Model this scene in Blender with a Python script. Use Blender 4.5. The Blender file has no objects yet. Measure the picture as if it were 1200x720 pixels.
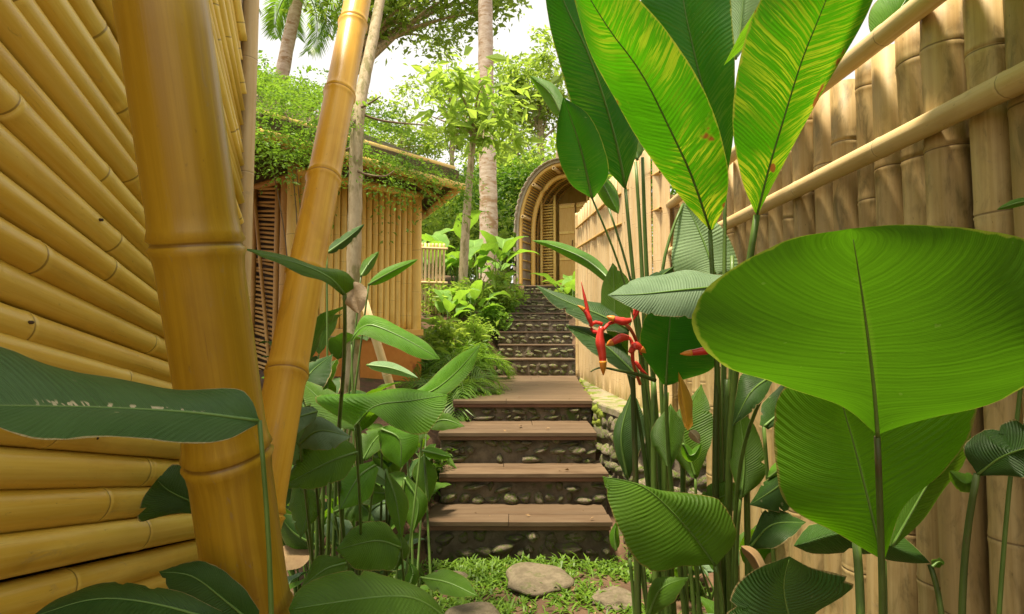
import bpy, math, random
import numpy as np
from mathutils import Vector, Matrix, Quaternion
R = math.radians
rnd = random.Random(7)
scene = bpy.context.scene
col = scene.collection

# ------------------------------------------------------------------ camera, sky, sun, exposure
EYE = 1.46
FPX = 640.0                       # focal length in pixels of the 1200 x 720 photograph
TILT = math.atan(30 / FPX)        # horizon lies 30 px below the picture's centre
cam = bpy.data.cameras.new('camera')
cam.sensor_width = 36.0
cam.lens = FPX / 1200 * 36.0
cam.clip_start = 0.02
cam.clip_end = 1500
cam_o = bpy.data.objects.new('camera', cam)
col.objects.link(cam_o)
cam_o.location = (0, 0, EYE)
cam_o.rotation_euler = (math.pi / 2 + TILT, 0, 0)
scene.camera = cam_o

SUN = Vector((-0.20, -0.13, 0.97)).normalized()
world = bpy.data.worlds.new('World')
scene.world = world
world.use_nodes = True
wn, wl = world.node_tree.nodes, world.node_tree.links
wn.clear()
sky = wn.new('ShaderNodeTexSky')
sky.sky_type = 'NISHITA'
sky.sun_disc = False
sky.sun_elevation = math.asin(SUN.z)
sky.sun_rotation = math.atan2(SUN.x, SUN.y)
sky.dust_density = 4.0
hs = wn.new('ShaderNodeHueSaturation')
hs.inputs['Saturation'].default_value = 0.22
mixw = wn.new('ShaderNodeMix'); mixw.data_type = 'RGBA'
mixw.inputs['Factor'].default_value = 0.62
mixw.inputs['B'].default_value = (9.4, 9.0, 8.3, 1)      # bright even overcast
bg = wn.new('ShaderNodeBackground')
bg.inputs['Strength'].default_value = 0.052
wo = wn.new('ShaderNodeOutputWorld')
wl.new(sky.outputs[0], hs.inputs['Color'])
wl.new(hs.outputs[0], mixw.inputs['A'])
wl.new(mixw.outputs['Result'], bg.inputs['Color'])
wl.new(bg.outputs[0], wo.inputs['Surface'])

sun = bpy.data.lights.new('sun', 'SUN')
sun.energy = 3.2
sun.angle = R(8)
sun.color = (1.0, 0.87, 0.66)
sun_o = bpy.data.objects.new('sun', sun)
col.objects.link(sun_o)
sun_o.rotation_euler = SUN.to_track_quat('Z', 'Y').to_euler()
sun_o.location = (0, 0, 20)

scene.view_settings.view_transform = 'Standard'
scene.view_settings.look = 'None'
scene.view_settings.gamma = 1.0
scene.view_settings.exposure = 1.66
scene.view_settings.use_curve_mapping = False
scene.cycles.max_bounces = 8
scene.cycles.diffuse_bounces = 3
scene.cycles.glossy_bounces = 3
scene.cycles.transmission_bounces = 6
scene.cycles.transparent_max_bounces = 6
scene.cycles.use_denoising = True

# ------------------------------------------------------------------ placing helpers
_F = Vector((0, math.cos(TILT), math.sin(TILT)))
_U = Vector((0, -math.sin(TILT), math.cos(TILT)))
def P(x, y, d):
    """world point seen at photo pixel (x, y), d metres ahead of the camera"""
    v = _F + Vector((1, 0, 0)) * ((x - 600) / FPX) + _U * ((360 - y) / FPX)
    v *= d / v.y
    return Vector((v.x, v.y, v.z + EYE))

STEPS = []   # (front y, tread z)
def stair_h(y):
    pts = [(-50, 0), (3.62, 0), (3.7, .21), (4.02, .40), (4.3, .6), (4.85, .80), (7.55, .84), (8.0, 1.05), (9.0, 1.58), (10.5, 2.1), (11.5, 2.45), (13.5, 2.6), (40, 4.6), (160, 9)]
    for (a, b), (c, d) in zip(pts, pts[1:]):
        if y <= c:
            return b + (d - b) * max(0, (y - a) / (c - a))
    return pts[-1][1]
def stair_x(y):
    pts = [(3.6, .04), (4.85, .09), (7.6, .36), (9, .42), (11.5, .75), (13, .9)]
    if y <= pts[0][0]: return pts[0][1]
    for (a, b), (c, d) in zip(pts, pts[1:]):
        if y <= c:
            return b + (d - b) * (y - a) / (c - a)
    return pts[-1][1]
def ground_z(x, y):
    h = stair_h(y)
    if 3.55 < y < 12.2:
        dx = abs(x - stair_x(y))
        if dx < .60: h -= .30
        elif dx < .8: h -= .30 * (1 - (dx - .60) / .2)
        else: h += min(.25, (dx - .8) * .16) if x < 0 else 0
    if x > .8 and y < 5.0 and y > 3.0:
        h *= max(0, min(1, (y - 3.8) / 1.0))
    return h + .02 * math.sin(x * 3.1 + y * 2.3) * math.sin(x * 1.3 - y * 1.7)

def tag(o, label=None, cat=None, group=None, kind=None):
    if label: o['label'] = label
    if cat: o['category'] = cat
    if group: o['group'] = group
    if kind: o['kind'] = kind
    return o
def empty(name, loc=(0, 0, 0), rz=0.0, label=None, cat=None, group=None, kind=None, parent=None):
    o = bpy.data.objects.new(name, None)
    col.objects.link(o)
    o.empty_display_size = .1
    o.location = loc
    o.rotation_euler = (0, 0, rz)
    if parent: o.parent = parent
    return tag(o, label, cat, group, kind)
def link(name, me, parent=None, loc=None, rot=None, scale=None, M=None):
    """one mesh object; world-space geometry is kept in place under an unrotated parent"""
    o = bpy.data.objects.new(name, me)
    col.objects.link(o)
    if M is not None:
        o.matrix_basis = M
    else:
        if loc is not None: o.location = loc
        if rot is not None: o.rotation_euler = rot
        if scale is not None: o.scale = scale if hasattr(scale, '__len__') else (scale,) * 3
    if parent: o.parent = parent
    return o
def wlink(name, me, parent):
    """mesh given in world space under a chain of pure translations"""
    o = bpy.data.objects.new(name, me)
    col.objects.link(o)
    t = Vector((0, 0, 0)); p = parent
    while p is not None:
        t += p.location; p = p.parent
    o.parent = parent
    o.location = -t
    return o
def mesh(name, verts, faces, mat=None, smooth=True, uv=None, attr=None):
    me = bpy.data.meshes.new(name)
    me.from_pydata([tuple(v) for v in verts], [], faces)
    if smooth:
        me.polygons.foreach_set('use_smooth', [True] * len(me.polygons))
    if uv is not None:
        lay = me.uv_layers.new(name='UVMap')
        vi = np.empty(len(me.loops), dtype=np.int32)
        me.loops.foreach_get('vertex_index', vi)
        lay.data.foreach_set('uv', np.asarray(uv, dtype=np.float32)[vi].ravel())
    if attr:
        for k, vals in attr.items():
            a = me.attributes.new(k, 'FLOAT', 'POINT')
            a.data.foreach_set('value', np.asarray(vals, dtype=np.float32))
    if mat: me.materials.append(mat)
    me.update()
    return me
def np_mesh(name, V, F, mat, smooth=False, attr=None, uv=None):
    """big mesh from arrays; F is (n,3) or (n,4)"""
    V = np.asarray(V, dtype=np.float32); F = np.asarray(F, dtype=np.int32)
    me = bpy.data.meshes.new(name)
    n, k = F.shape
    me.vertices.add(len(V)); me.vertices.foreach_set('co', V.ravel())
    me.loops.add(n * k); me.loops.foreach_set('vertex_index', F.ravel())
    me.polygons.add(n)
    me.polygons.foreach_set('loop_start', np.arange(0, n * k, k, dtype=np.int32))
    me.polygons.foreach_set('use_smooth', np.full(n, smooth))
    if attr is not None:
        for kk, vals in attr.items():
            a = me.attributes.new(kk, 'FLOAT', 'POINT'); a.data.foreach_set('value', np.asarray(vals, dtype=np.float32))
    if uv is not None:
        lay = me.uv_layers.new(name='UVMap')
        lay.data.foreach_set('uv', np.asarray(uv, dtype=np.float32)[F.ravel()].ravel())
    me.materials.append(mat)
    me.update(calc_edges=True)
    me.validate()
    return me

def catmull(pts, n):
    """n points, evenly spaced by chord length, on a smooth curve through pts"""
    pts = np.asarray(pts, dtype=float)
    if len(pts) == 2:
        t = np.linspace(0, 1, n)[:, None]
        return pts[0] * (1 - t) + pts[1] * t
    ext = np.vstack([2 * pts[0] - pts[1], pts, 2 * pts[-1] - pts[-2]])
    out = []
    for i in range(1, len(ext) - 2):
        p0, p1, p2, p3 = ext[i - 1], ext[i], ext[i + 1], ext[i + 2]
        for t in np.linspace(0, 1, 14, endpoint=False):
            out.append(.5 * (2 * p1 + (p2 - p0) * t + (2 * p0 - 5 * p1 + 4 * p2 - p3) * t * t + (3 * p1 - p0 - 3 * p2 + p3) * t ** 3))
    out.append(pts[-1])
    out = np.array(out)
    s = np.r_[0, np.cumsum(np.linalg.norm(np.diff(out, axis=0), axis=1))]
    q = np.linspace(0, s[-1], n)
    return np.stack([np.interp(q, s, out[:, k]) for k in range(out.shape[1])], axis=1)

def tube(name, pts, radii, mat, sides=8, n=None, cap=True, jitter=0.0, smooth=0):
    """smooth tapering tube through world points"""
    m = n or max(4, 4 * (len(pts) - 1))
    c = catmull(pts, m)
    for _ in range(smooth):
        c[1:-1] = c[1:-1] * .5 + (c[:-2] + c[2:]) * .25
    rr = np.interp(np.linspace(0, 1, m), np.linspace(0, 1, len(radii)), radii)
    V, F, UV = [], [], []
    up = Vector((0, 0, 1))
    L = 0
    for i in range(m):
        t = Vector(c[min(i + 1, m - 1)] - c[max(i - 1, 0)]).normalized()
        a = t.cross(Vector((0.31, 0.95, 0.02)) if abs(t.z) > .8 else up).normalized()
        b = t.cross(a)
        if i: L += float(np.linalg.norm(c[i] - c[i - 1]))
        for k in range(sides):
            an = 2 * math.pi * k / sides
            r = rr[i] * (1 + jitter * math.sin(i * 2.1 + k * 1.7))
            V.append(Vector(c[i]) + a * (math.cos(an) * r) + b * (math.sin(an) * r))
            UV.append((k / sides, L))
    for i in range(m - 1):
        for k in range(sides):
            k2 = (k + 1) % sides
            F.append((i * sides + k, i * sides + k2, (i + 1) * sides + k2, (i + 1) * sides + k))
    if cap:
        F.append(tuple(range(sides))[::-1]); F.append(tuple((m - 1) * sides + k for k in range(sides)))
    return mesh(name, V, F, mat, True, UV)

def box_mesh(name, sx, sy, sz, mat, bevel=0.0, seed=None):
    """box centred on the origin, edges bevelled"""
    import bmesh
    bm = bmesh.new()
    bmesh.ops.create_cube(bm, size=1.0)
    for v in bm.verts:
        v.co = Vector((v.co.x * sx, v.co.y * sy, v.co.z * sz))
    if bevel:
        bmesh.ops.bevel(bm, geom=bm.edges[:], offset=bevel, segments=2, affect='EDGES', profile=.6)
    me = bpy.data.meshes.new(name)
    bm.to_mesh(me); bm.free()
    me.materials.append(mat)
    return me

# ------------------------------------------------------------------ materials
class NT:
    def __init__(s, name):
        s.m = bpy.data.materials.new(name); s.m.use_nodes = True
        s.t = s.m.node_tree; s.t.nodes.clear()
        s.out = s.t.nodes.new('ShaderNodeOutputMaterial')
    def n(s, ty, **kw):
        nd = s.t.nodes.new('ShaderNode' + ty)
        for k, v in kw.items():
            if k in nd.inputs: s.set(nd.inputs[k], v)
            else: setattr(nd, k, v)
        return nd
    def set(s, sock, v):
        if isinstance(v, bpy.types.NodeSocket): s.t.links.new(v, sock)
        else: sock.default_value = v
    def math(s, op, a, b=0.0, c=0.0, clamp=False):
        nd = s.t.nodes.new('ShaderNodeMath'); nd.operation = op; nd.use_clamp = clamp
        for i, v in enumerate((a, b, c)): s.set(nd.inputs[i], v)
        return nd.outputs[0]
    def mix(s, f, a, b, mode='MIX'):
        nd = s.t.nodes.new('ShaderNodeMix'); nd.data_type = 'RGBA'; nd.blend_type = mode
        s.set(nd.inputs['Factor'], f)
        for k, v in (('A', a), ('B', b)):
            if not isinstance(v, bpy.types.NodeSocket): v = tuple(v) + (1,) if len(v) == 3 else v
            s.set(nd.inputs[k], v)
        return nd.outputs['Result']
    def ss(s, v, lo, hi):
        nd = s.t.nodes.new('ShaderNodeMapRange'); nd.interpolation_type = 'SMOOTHSTEP'
        s.set(nd.inputs['Value'], v)
        nd.inputs['From Min'].default_value = lo; nd.inputs['From Max'].default_value = hi
        return nd.outputs[0]
    def noise(s, vec, scale, detail=3.0, rough=.55, dist=0.0):
        nd = s.n('TexNoise', Vector=vec, Scale=scale, Detail=detail, Roughness=rough, Distortion=dist)
        return nd.outputs['Fac']
    def vec(s, v, scale=(1, 1, 1), off=None):
        nd = s.t.nodes.new('ShaderNodeMapping')
        s.set(nd.inputs['Vector'], v); nd.inputs['Scale'].default_value = scale
        if off is not None: s.set(nd.inputs['Location'], off)
        return nd.outputs[0]
    def rgb(s, h):
        nd = s.t.nodes.new('ShaderNodeCombineXYZ')
        for i in range(3): s.set(nd.inputs[i], h[i])
        return nd.outputs[0]
    def bump(s, h, strength, dist=.01):
        nd = s.n('Bump', Height=h, Strength=strength, Distance=dist)
        return nd.outputs[0]
    def bsdf(s, color, rough=.5, spec=.5, normal=None, **kw):
        nd = s.t.nodes.new('ShaderNodeBsdfPrincipled')
        s.set(nd.inputs['Base Color'], color if isinstance(color, bpy.types.NodeSocket) else tuple(color) + (1,))
        s.set(nd.inputs['Roughness'], rough); s.set(nd.inputs['Specular IOR Level'], spec)
        if normal is not None: s.set(nd.inputs['Normal'], normal)
        for k, v in kw.items(): s.set(nd.inputs[k], v)
        return nd.outputs[0]
    def done(s, surf):
        s.t.links.new(surf, s.out.inputs['Surface']); return s.m

def m_bamboo(name, *a, spec=.32, **k):
    return _bamboo(name, *a, spec=spec, **k)
def _bamboo(name, base, light, dark, node_col, stain=.3, stain_col=(.10, .09, .04), rough=.36, grain=.5, vary=.5, stain_lo=.52, spec=.32):
    t = NT(name)
    tc = t.n('TexCoord').outputs['Object']
    rv = t.n('ObjectInfo').outputs['Random']
    off = t.rgb((t.math('MULTIPLY', rv, 37.0), t.math('MULTIPLY', rv, 71.0), t.math('MULTIPLY', rv, 53.0)))
    p = t.n('VectorMath', operation='ADD'); t.set(p.inputs[0], tc); t.set(p.inputs[1], off); p = p.outputs[0]
    streak = t.noise(t.vec(p, (60, 60, 1.3)), 1.0, 4, .6)
    fine = t.noise(t.vec(p, (260, 260, 4)), 1.0, 3, .6)
    blot = t.noise(t.vec(p, (9, 9, 4)), 1.0, 4, .6, .4)
    c = t.mix(t.ss(streak, .35, .7), base, light)
    c = t.mix(t.math('MULTIPLY', t.ss(blot, .45, .75), .55), c, dark)
    c = t.mix(t.math('MULTIPLY', rv, vary), c, dark)
    c = t.mix(t.math('MULTIPLY', t.ss(fine, .45, .8), grain * .35), c, dark)
    st = t.noise(t.vec(p, (22, 22, 7)), 1.0, 5, .65, .6)
    c = t.mix(t.math('MULTIPLY', t.ss(st, stain_lo, .72), stain), c, stain_col)
    speck = t.noise(t.vec(p, (130, 130, 60)), 1.0, 2, .5)
    c = t.mix(t.math('MULTIPLY', t.ss(speck, .70, .78), .75 * max(.45, min(1, stain * 2))), c, stain_col)
    mo = t.noise(t.vec(p, (30, 30, 12)), 1.0, 5, .7, 1.0)
    c = t.mix(t.math('MULTIPLY', t.ss(mo, .60, .70), .35), c, tuple(.55 * x + .12 for x in dark))
    scr = t.noise(t.vec(p, (420, 420, 9)), 1.0, 2, .5)
    c = t.mix(t.math('MULTIPLY', t.math('MULTIPLY', t.ss(scr, .66, .74), t.ss(blot, .40, .62)), .45), c, stain_col)
    c = t.mix(t.math('MULTIPLY', t.ss(t.noise(t.vec(p, (5, 5, 1.5)), 1.0, 2), .45, .70), .35), c, light)
    nd = t.n('Attribute', attribute_name='node').outputs['Fac']
    c = t.mix(t.math('MULTIPLY', t.ss(nd, .05, .5), .30), c, light)
    c = t.mix(t.math('MULTIPLY', t.ss(nd, .7, 1.0), .62), c, node_col)
    h = t.math('ADD', t.math('MULTIPLY', fine, .5), t.math('MULTIPLY', streak, .5))
    rr = t.math('ADD', rough, t.math('MULTIPLY', blot, .22))
    return t.done(t.bsdf(c, rr, spec, t.bump(h, .35 * grain, .004)))

def m_leaf(name, base, light, trans, veins=46, spec=.32, sweep=.55, varieg=0.0, vcol=(.45, .5, .04), tf=.35, rough=.36, rib=None, spots=.3, edge=(.32, .22, .07), edge_amt=.6, vein_amt=.35, bump=.5, edge_w=.035, burn=0.0, tear_marks=0.0):
    t = NT(name)
    uv = t.n('UVMap').outputs[0]
    sp = t.n('SeparateXYZ', Vector=uv)
    u, v = sp.outputs[0], sp.outputs[1]
    av = t.math('ABSOLUTE', v)
    rv = t.n('ObjectInfo').outputs['Random']
    ro = t.math('MULTIPLY', rv, 31.0)
    geo = t.n('TexCoord').outputs['Object']
    vc = t.math('SUBTRACT', u, t.math('MULTIPLY', av, sweep / 6))      # side veins sweep towards the tip
    vc = t.math('ADD', vc, t.math('MULTIPLY', t.noise(geo, 5.0, 2), .05))
    irr = t.ss(t.noise(t.vec(geo, (1, 1, 1), t.rgb((ro, ro, 5.0))), 9.0, 3), .3, .7)
    wave = t.math('SINE', t.math('MULTIPLY', vc, veins * 6.2832))
    wave2 = t.math('SINE', t.math('MULTIPLY', vc, veins * 3.3 * 6.2832))
    sv = t.rgb((t.math('MULTIPLY', vc, 120.0), t.math('ADD', t.math('MULTIPLY', v, 1.1), ro), ro))
    streak = t.noise(sv, 1.0, 4, .65)
    big = t.noise(t.vec(geo, (1, 1, 1), t.rgb((ro, ro, ro))), 6.0, 3, .6)
    c = t.mix(t.ss(big, .3, .72), base, light)
    c = t.mix(t.math('MULTIPLY', t.math('MULTIPLY', t.ss(wave, .2, 1.0), irr), vein_amt), c, light)
    c = t.mix(t.math('MULTIPLY', t.ss(streak, .5, .8), .45), c, tuple(x * .55 for x in base))
    tcol = t.mix(t.ss(streak, .35, .7), trans, tuple(x * .72 for x in trans))
    if varieg:
        ff = t.math('MULTIPLY', t.ss(streak, .47, .57), t.ss(t.noise(t.vec(geo, (1, 1, 1), t.rgb((ro, 3.0, ro))), 4.0, 2), .30, .55))
        ff = t.math('MULTIPLY', t.math('MULTIPLY', ff, varieg), t.math('SUBTRACT', 1.0, t.math('MULTIPLY', t.ss(u, .15, .75), .7)))
        c = t.mix(ff, c, vcol)
        tcol = t.mix(ff, tcol, tuple(min(1, x * 1.5) for x in vcol))
    # midrib, worn margins, small blemishes
    ribc = rib or tuple(min(1, x * 1.9 + .03) for x in light)
    fr = t.ss(t.math('SUBTRACT', t.math('ADD', .022, t.math('MULTIPLY', t.math('SUBTRACT', 1.0, u), .02)), av), 0, .02)
    c = t.mix(t.math('MULTIPLY', fr, .55), c, ribc)
    en = t.noise(t.vec(geo, (1, 1, 1), t.rgb((ro, ro, 1.0))), 30.0, 3)
    ef = t.math('MULTIPLY', t.ss(t.math('ADD', av, t.math('MULTIPLY', t.math('SUBTRACT', en, .5), edge_w * 3)), 1 - edge_w, 1 - edge_w * .35), edge_amt)
    c = t.mix(ef, c, edge); tcol = t.mix(ef, tcol, edge)
    sn = t.noise(t.vec(geo, (1, 1, 1), t.rgb((1.0, ro, ro))), 48.0, 2)
    sf = t.math('MULTIPLY', t.ss(sn, .72, .76), spots)
    c = t.mix(sf, c, (.42, .40, .20))
    if tear_marks:
        tn = t.noise(t.rgb((t.math('MULTIPLY', vc, 55.0), t.math('MULTIPLY', v, 9.0), 2.0)), 1.0, 1, .4)
        tm = t.math('MULTIPLY', t.ss(v, -.02, .02), t.math('SUBTRACT', 1.0, t.ss(v, .05, .10)))
        tm = t.math('MULTIPLY', tm, t.math('MULTIPLY', t.ss(u, .12, .30), t.math('SUBTRACT', 1.0, t.ss(u, .62, .80))))
        tm = t.math('MULTIPLY', t.math('MULTIPLY', tm, t.ss(tn, .54, .59)), tear_marks)
        c = t.mix(tm, c, (.62, .52, .33))
    if burn:
        bn = t.noise(t.vec(geo, (1, 1, 1), t.rgb((3.0, ro, 7.0))), 9.0, 3, .6)
        bf = t.ss(t.math('ADD', bn, t.math('MULTIPLY', av, .10)), .72, .76)
        c = t.mix(t.math('MULTIPLY', t.ss(t.math('ADD', bn, t.math('MULTIPLY', av, .10)), .68, .73), burn), c, (.45, .42, .04))
        c = t.mix(t.math('MULTIPLY', bf, burn), c, (.22, .07, .02)); tcol = t.mix(t.math('MULTIPLY', bf, burn), tcol, (.30, .09, .02))
    h = t.math('ADD', t.math('MULTIPLY', t.math('MULTIPLY', wave, t.math('ADD', irr, .25)), .5), t.math('ADD', t.math('MULTIPLY', wave2, .15), t.math('MULTIPLY', streak, .5)))
    nrm = t.bump(h, bump, .006)
    a = t.bsdf(c, t.math('ADD', rough + .04, t.math('MULTIPLY', big, .18)), spec, nrm)
    b = t.n('BsdfTranslucent', Color=tcol, Normal=nrm).outputs[0]
    mx = t.n('MixShader', Fac=tf); t.set(mx.inputs[1], a); t.set(mx.inputs[2], b)
    return t.done(mx.outputs[0])

def m_foliage(name, base, light, trans, tf=.42, rough=.5):
    """small leaves of crowns and shrubs; 'tone' varies leaf by leaf"""
    t = NT(name)
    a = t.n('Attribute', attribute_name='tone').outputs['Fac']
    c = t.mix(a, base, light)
    rv = t.n('ObjectInfo').outputs['Random']
    c = t.mix(t.math('MULTIPLY', rv, .25), c, tuple(x * .6 for x in base))
    s1 = t.bsdf(c, rough, .35)
    s2 = t.n('BsdfTranslucent', Color=t.mix(a, tuple(x * .75 for x in trans), trans)).outputs[0]
    mx = t.n('MixShader', Fac=tf); t.set(mx.inputs[1], s1); t.set(mx.inputs[2], s2)
    return t.done(mx.outputs[0])

def m_plain(name, c1, c2, scale=8.0, rough=.6, bump=.3, stretch=(1, 1, 1), c3=None, c3_lo=.6, spec=.4, dist=.01, obj_vary=0.0, up=None):
    t = NT(name)
    tc = t.n('TexCoord').outputs['Object']
    rv = t.n('ObjectInfo').outputs['Random']
    off = t.rgb((t.math('MULTIPLY', rv, 17.0), t.math('MULTIPLY', rv, 29.0), t.math('MULTIPLY', rv, 41.0)))
    p = t.vec(tc, stretch, off)
    n1 = t.noise(p, scale, 5, .62)
    n2 = t.noise(p, scale * 5.3, 4, .6)
    c = t.mix(t.ss(n1, .3, .7), c1, c2)
    c = t.mix(t.math('MULTIPLY', n2, .4), c, tuple(x * .5 for x in c1))
    if obj_vary: c = t.mix(t.math('MULTIPLY', rv, obj_vary), c, tuple(x * .45 for x in c1))
    if c3:
        f = t.ss(t.noise(p, scale * .6, 4, .65), c3_lo, c3_lo + .12)
        if up is not None:
            nz = t.n('SeparateXYZ', Vector=t.n('NewGeometry').outputs['Normal']).outputs[2]
            f = t.math('MULTIPLY', f, t.ss(nz, up[0], up[1]))
        c = t.mix(f, c, c3)
    h = t.math('ADD', t.math('MULTIPLY', n1, .6), t.math('MULTIPLY', n2, .4))
    return t.done(t.bsdf(c, t.math('ADD', rough - .08, t.math('MULTIPLY', n2, .16)), spec, t.bump(h, bump, dist)))

MAT = {}
MAT['wall_bamboo'] = m_bamboo('wall_bamboo', (.74, .50, .065), (.83, .63, .14), (.54, .31, .025), (.10, .045, .012), stain=.16, stain_col=(.12, .055, .015), vary=.34, rough=.22, spec=.5)
MAT['post_bamboo'] = m_bamboo('post_bamboo', (.36, .205, .009), (.46, .28, .016), (.23, .12, .005), (.11, .05, .012), stain=.10, stain_col=(.12, .06, .015), vary=.15, grain=.45, rough=.22, spec=.45)
MAT['orange_bamboo'] = m_bamboo('orange_bamboo', (.64, .33, .022), (.74, .43, .05), (.46, .21, .012), (.28, .15, .07), stain=.15, stain_col=(.16, .07, .02), vary=.1, rough=.28)
MAT['pale_bamboo'] = m_bamboo('pale_bamboo', (.64, .46, .21), (.74, .58, .33), (.46, .30, .12), (.20, .11, .05), stain=.2, stain_col=(.22, .13, .06), vary=.35)
MAT['fence_bamboo'] = m_bamboo('fence_bamboo', (.46, .325, .135), (.60, .455, .22), (.27, .17, .06), (.07, .035, .015), stain=.75, stain_col=(.13, .10, .035), vary=.6, stain_lo=.47, rough=.45)
MAT['slat_bamboo'] = m_bamboo('slat_bamboo', (.72, .52, .27), (.80, .62, .37), (.56, .37, .16), (.36, .20, .09), stain=.14, vary=.3, rough=.5)
MAT['shed_bamboo'] = m_bamboo('shed_bamboo', (.82, .57, .15), (.86, .66, .24), (.66, .41, .08), (.22, .11, .03), stain=.12, vary=.35)
MAT['dark_bamboo'] = m_bamboo('dark_bamboo', (.50, .28, .07), (.60, .38, .12), (.34, .16, .03), (.08, .04, .012), stain=.25, vary=.4)
MAT['dark_board'] = m_plain('dark_board', (.05, .03, .015), (.08, .045, .02), 6, .8, .3)
MAT['lath'] = m_plain('lath', (.50, .33, .14), (.6, .42, .2), 9, .55, .2, (8, 8, 1))
MAT['plank'] = m_plain('plank', (.140, .092, .052), (.20, .136, .080), 3.2, .52, .22, (1, 9, 9), c3=(.105, .066, .036), c3_lo=.50, obj_vary=.45, dist=.004)
MAT['nosing'] = m_plain('nosing', (.15, .07, .04), (.20, .10, .055), 4, .5, .2, (1, 6, 6))
MAT['stone'] = m_plain('stone', (.20, .16, .105), (.40, .325, .225), 9, .8, 1.0, (1, 1, 1), c3=(.11, .15, .02), c3_lo=.47, obj_vary=.9, dist=.02)
MAT['mortar'] = m_plain('mortar', (.10, .078, .052), (.20, .158, .108), 11, .9, 1.0, c3=(.06, .09, .015), c3_lo=.56)
MAT['ledge'] = m_plain('ledge', (.23, .20, .12), (.34, .29, .19), 7, .9, .8, c3=(.13, .17, .02), c3_lo=.46)
MAT['moss'] = m_plain('moss', (.13, .17, .015), (.22, .26, .03), 24, .95, 1.0)
MAT['boulder'] = m_plain('boulder', (.12, .095, .058), (.21, .17, .11), 7, .85, .8, c3=(.10, .10, .04), c3_lo=.54)
MAT['soil'] = m_plain('soil', (.085, .048, .026), (.17, .10, .055), 5, .95, .9, c3=(.05, .075, .015), c3_lo=.56, dist=.03)
MAT['terracotta'] = m_plain('terracotta', (.56, .22, .04), (.64, .28, .06), 5, .5, .25, c3=(.30, .10, .03), c3_lo=.55)
MAT['thatch'] = m_plain('thatch', (.10, .07, .035), (.17, .12, .06), 16, .9, .8, c3=(.06, .10, .015), c3_lo=.5)
MAT['rooftile'] = m_plain('rooftile', (.34, .24, .18), (.46, .34, .26), 9, .85, .6, obj_vary=.4)
MAT['shingle'] = m_plain('shingle', (.56, .47, .35), (.70, .62, .50), 12, .8, .5, obj_vary=.5)
MAT['bark'] = m_plain('bark', (.38, .30, .17), (.52, .43, .27), 10, .85, .6, (2.5, 2.5, 1), c3=(.22, .19, .08), c3_lo=.50)
MAT['palm_bark'] = m_plain('palm_bark', (.46, .34, .23), (.72, .62, .50), 5, .9, .7, (1, 1, 2.5), c3=(.34, .22, .12), c3_lo=.52)
MAT['branch'] = m_plain('branch', (.13, .09, .05), (.22, .16, .09), 12, .85, .5)
MAT['door'] = m_plain('door', (.72, .43, .10), (.80, .53, .16), 5, .45, .2, (6, 6, 1))
MAT['stalk'] = m_plain('stalk', (.075, .14, .022), (.13, .22, .04), 10, .42, .2, (3, 3, .6), c3=(.05, .085, .02), c3_lo=.55)
MAT['dark_stalk'] = m_plain('dark_stalk', (.045, .075, .012), (.08, .12, .02), 10, .5, .2, (3, 3, .6), c3=(.07, .05, .02), c3_lo=.55)
MAT['rib'] = m_plain('rib', (.10, .20, .035), (.15, .26, .05), 8, .4, .1)
MAT['dry_leaf'] = m_plain('dry_leaf', (.48, .36, .22), (.60, .48, .33), 18, .8, .5)
MAT['tan_leaf'] = m_plain('tan_leaf', (.27, .165, .075), (.36, .24, .11), 10, .7, .4)
MAT['orange_leaf'] = m_plain('orange_leaf', (.72, .33, .02), (.80, .45, .05), 9, .5, .3, c3=(.35, .16, .02), c3_lo=.6)
MAT['bract'] = m_plain('bract', (.62, .025, .02), (.72, .07, .04), 9, .33, .1, spec=.5)
MAT['bract_tip'] = m_plain('bract_tip', (.78, .22, .03), (.62, .30, .03), 20, .4, .1)
# leaf materials
MAT['leaf_giant'] = m_leaf('leaf_giant', (.044, .125, .004), (.064, .165, .007), (.095, .27, .005), veins=60, sweep=1.0, spec=.2, tf=.42, rough=.5, rib=(.24, .33, .05), spots=.25, edge=(.38, .45, .05), vein_amt=.07, bump=.10)
MAT['leaf_bright'] = m_leaf('leaf_bright', (.075, .215, .010), (.125, .30, .022), (.20, .46, .012), veins=34, sweep=1.2, tf=.42, spots=.1)
MAT['leaf_vivid'] = m_leaf('leaf_vivid', (.055, .17, .003), (.095, .24, .008), (.17, .48, .002), veins=34, sweep=1.0, tf=.42, spots=.15, vein_amt=.2, bump=.3, spec=.2)
MAT['leaf_mid'] = m_leaf('leaf_mid', (.055, .135, .008), (.095, .205, .017), (.18, .38, .010), veins=38, sweep=1.0, tf=.38)
MAT['leaf_dark'] = m_leaf('leaf_dark', (.025, .072, .010), (.046, .112, .017), (.09, .21, .010), veins=40, sweep=1.0, tf=.24, rough=.34, spots=.35, edge=(.40, .30, .13), edge_amt=.75, edge_w=.045)
MAT['leaf_sage'] = m_leaf('leaf_sage', (.040, .098, .022), (.070, .145, .040), (.10, .24, .02), veins=40, sweep=1.0, tf=.2, rough=.36, spots=.4, edge=(.46, .36, .18), edge_amt=.8, rib=(.20, .27, .09), tear_marks=.95)
MAT['leaf_grey'] = m_leaf('leaf_grey', (.12, .20, .10), (.20, .30, .17), (.12, .30, .05), veins=44, sweep=.5, tf=.22, rough=.5, vein_amt=.5, spots=.1)
MAT['leaf_pale'] = m_leaf('leaf_pale', (.20, .33, .15), (.28, .42, .22), (.25, .48, .12), veins=30, sweep=.6, tf=.40, rough=.5, spots=.05, vein_amt=.3)
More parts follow.
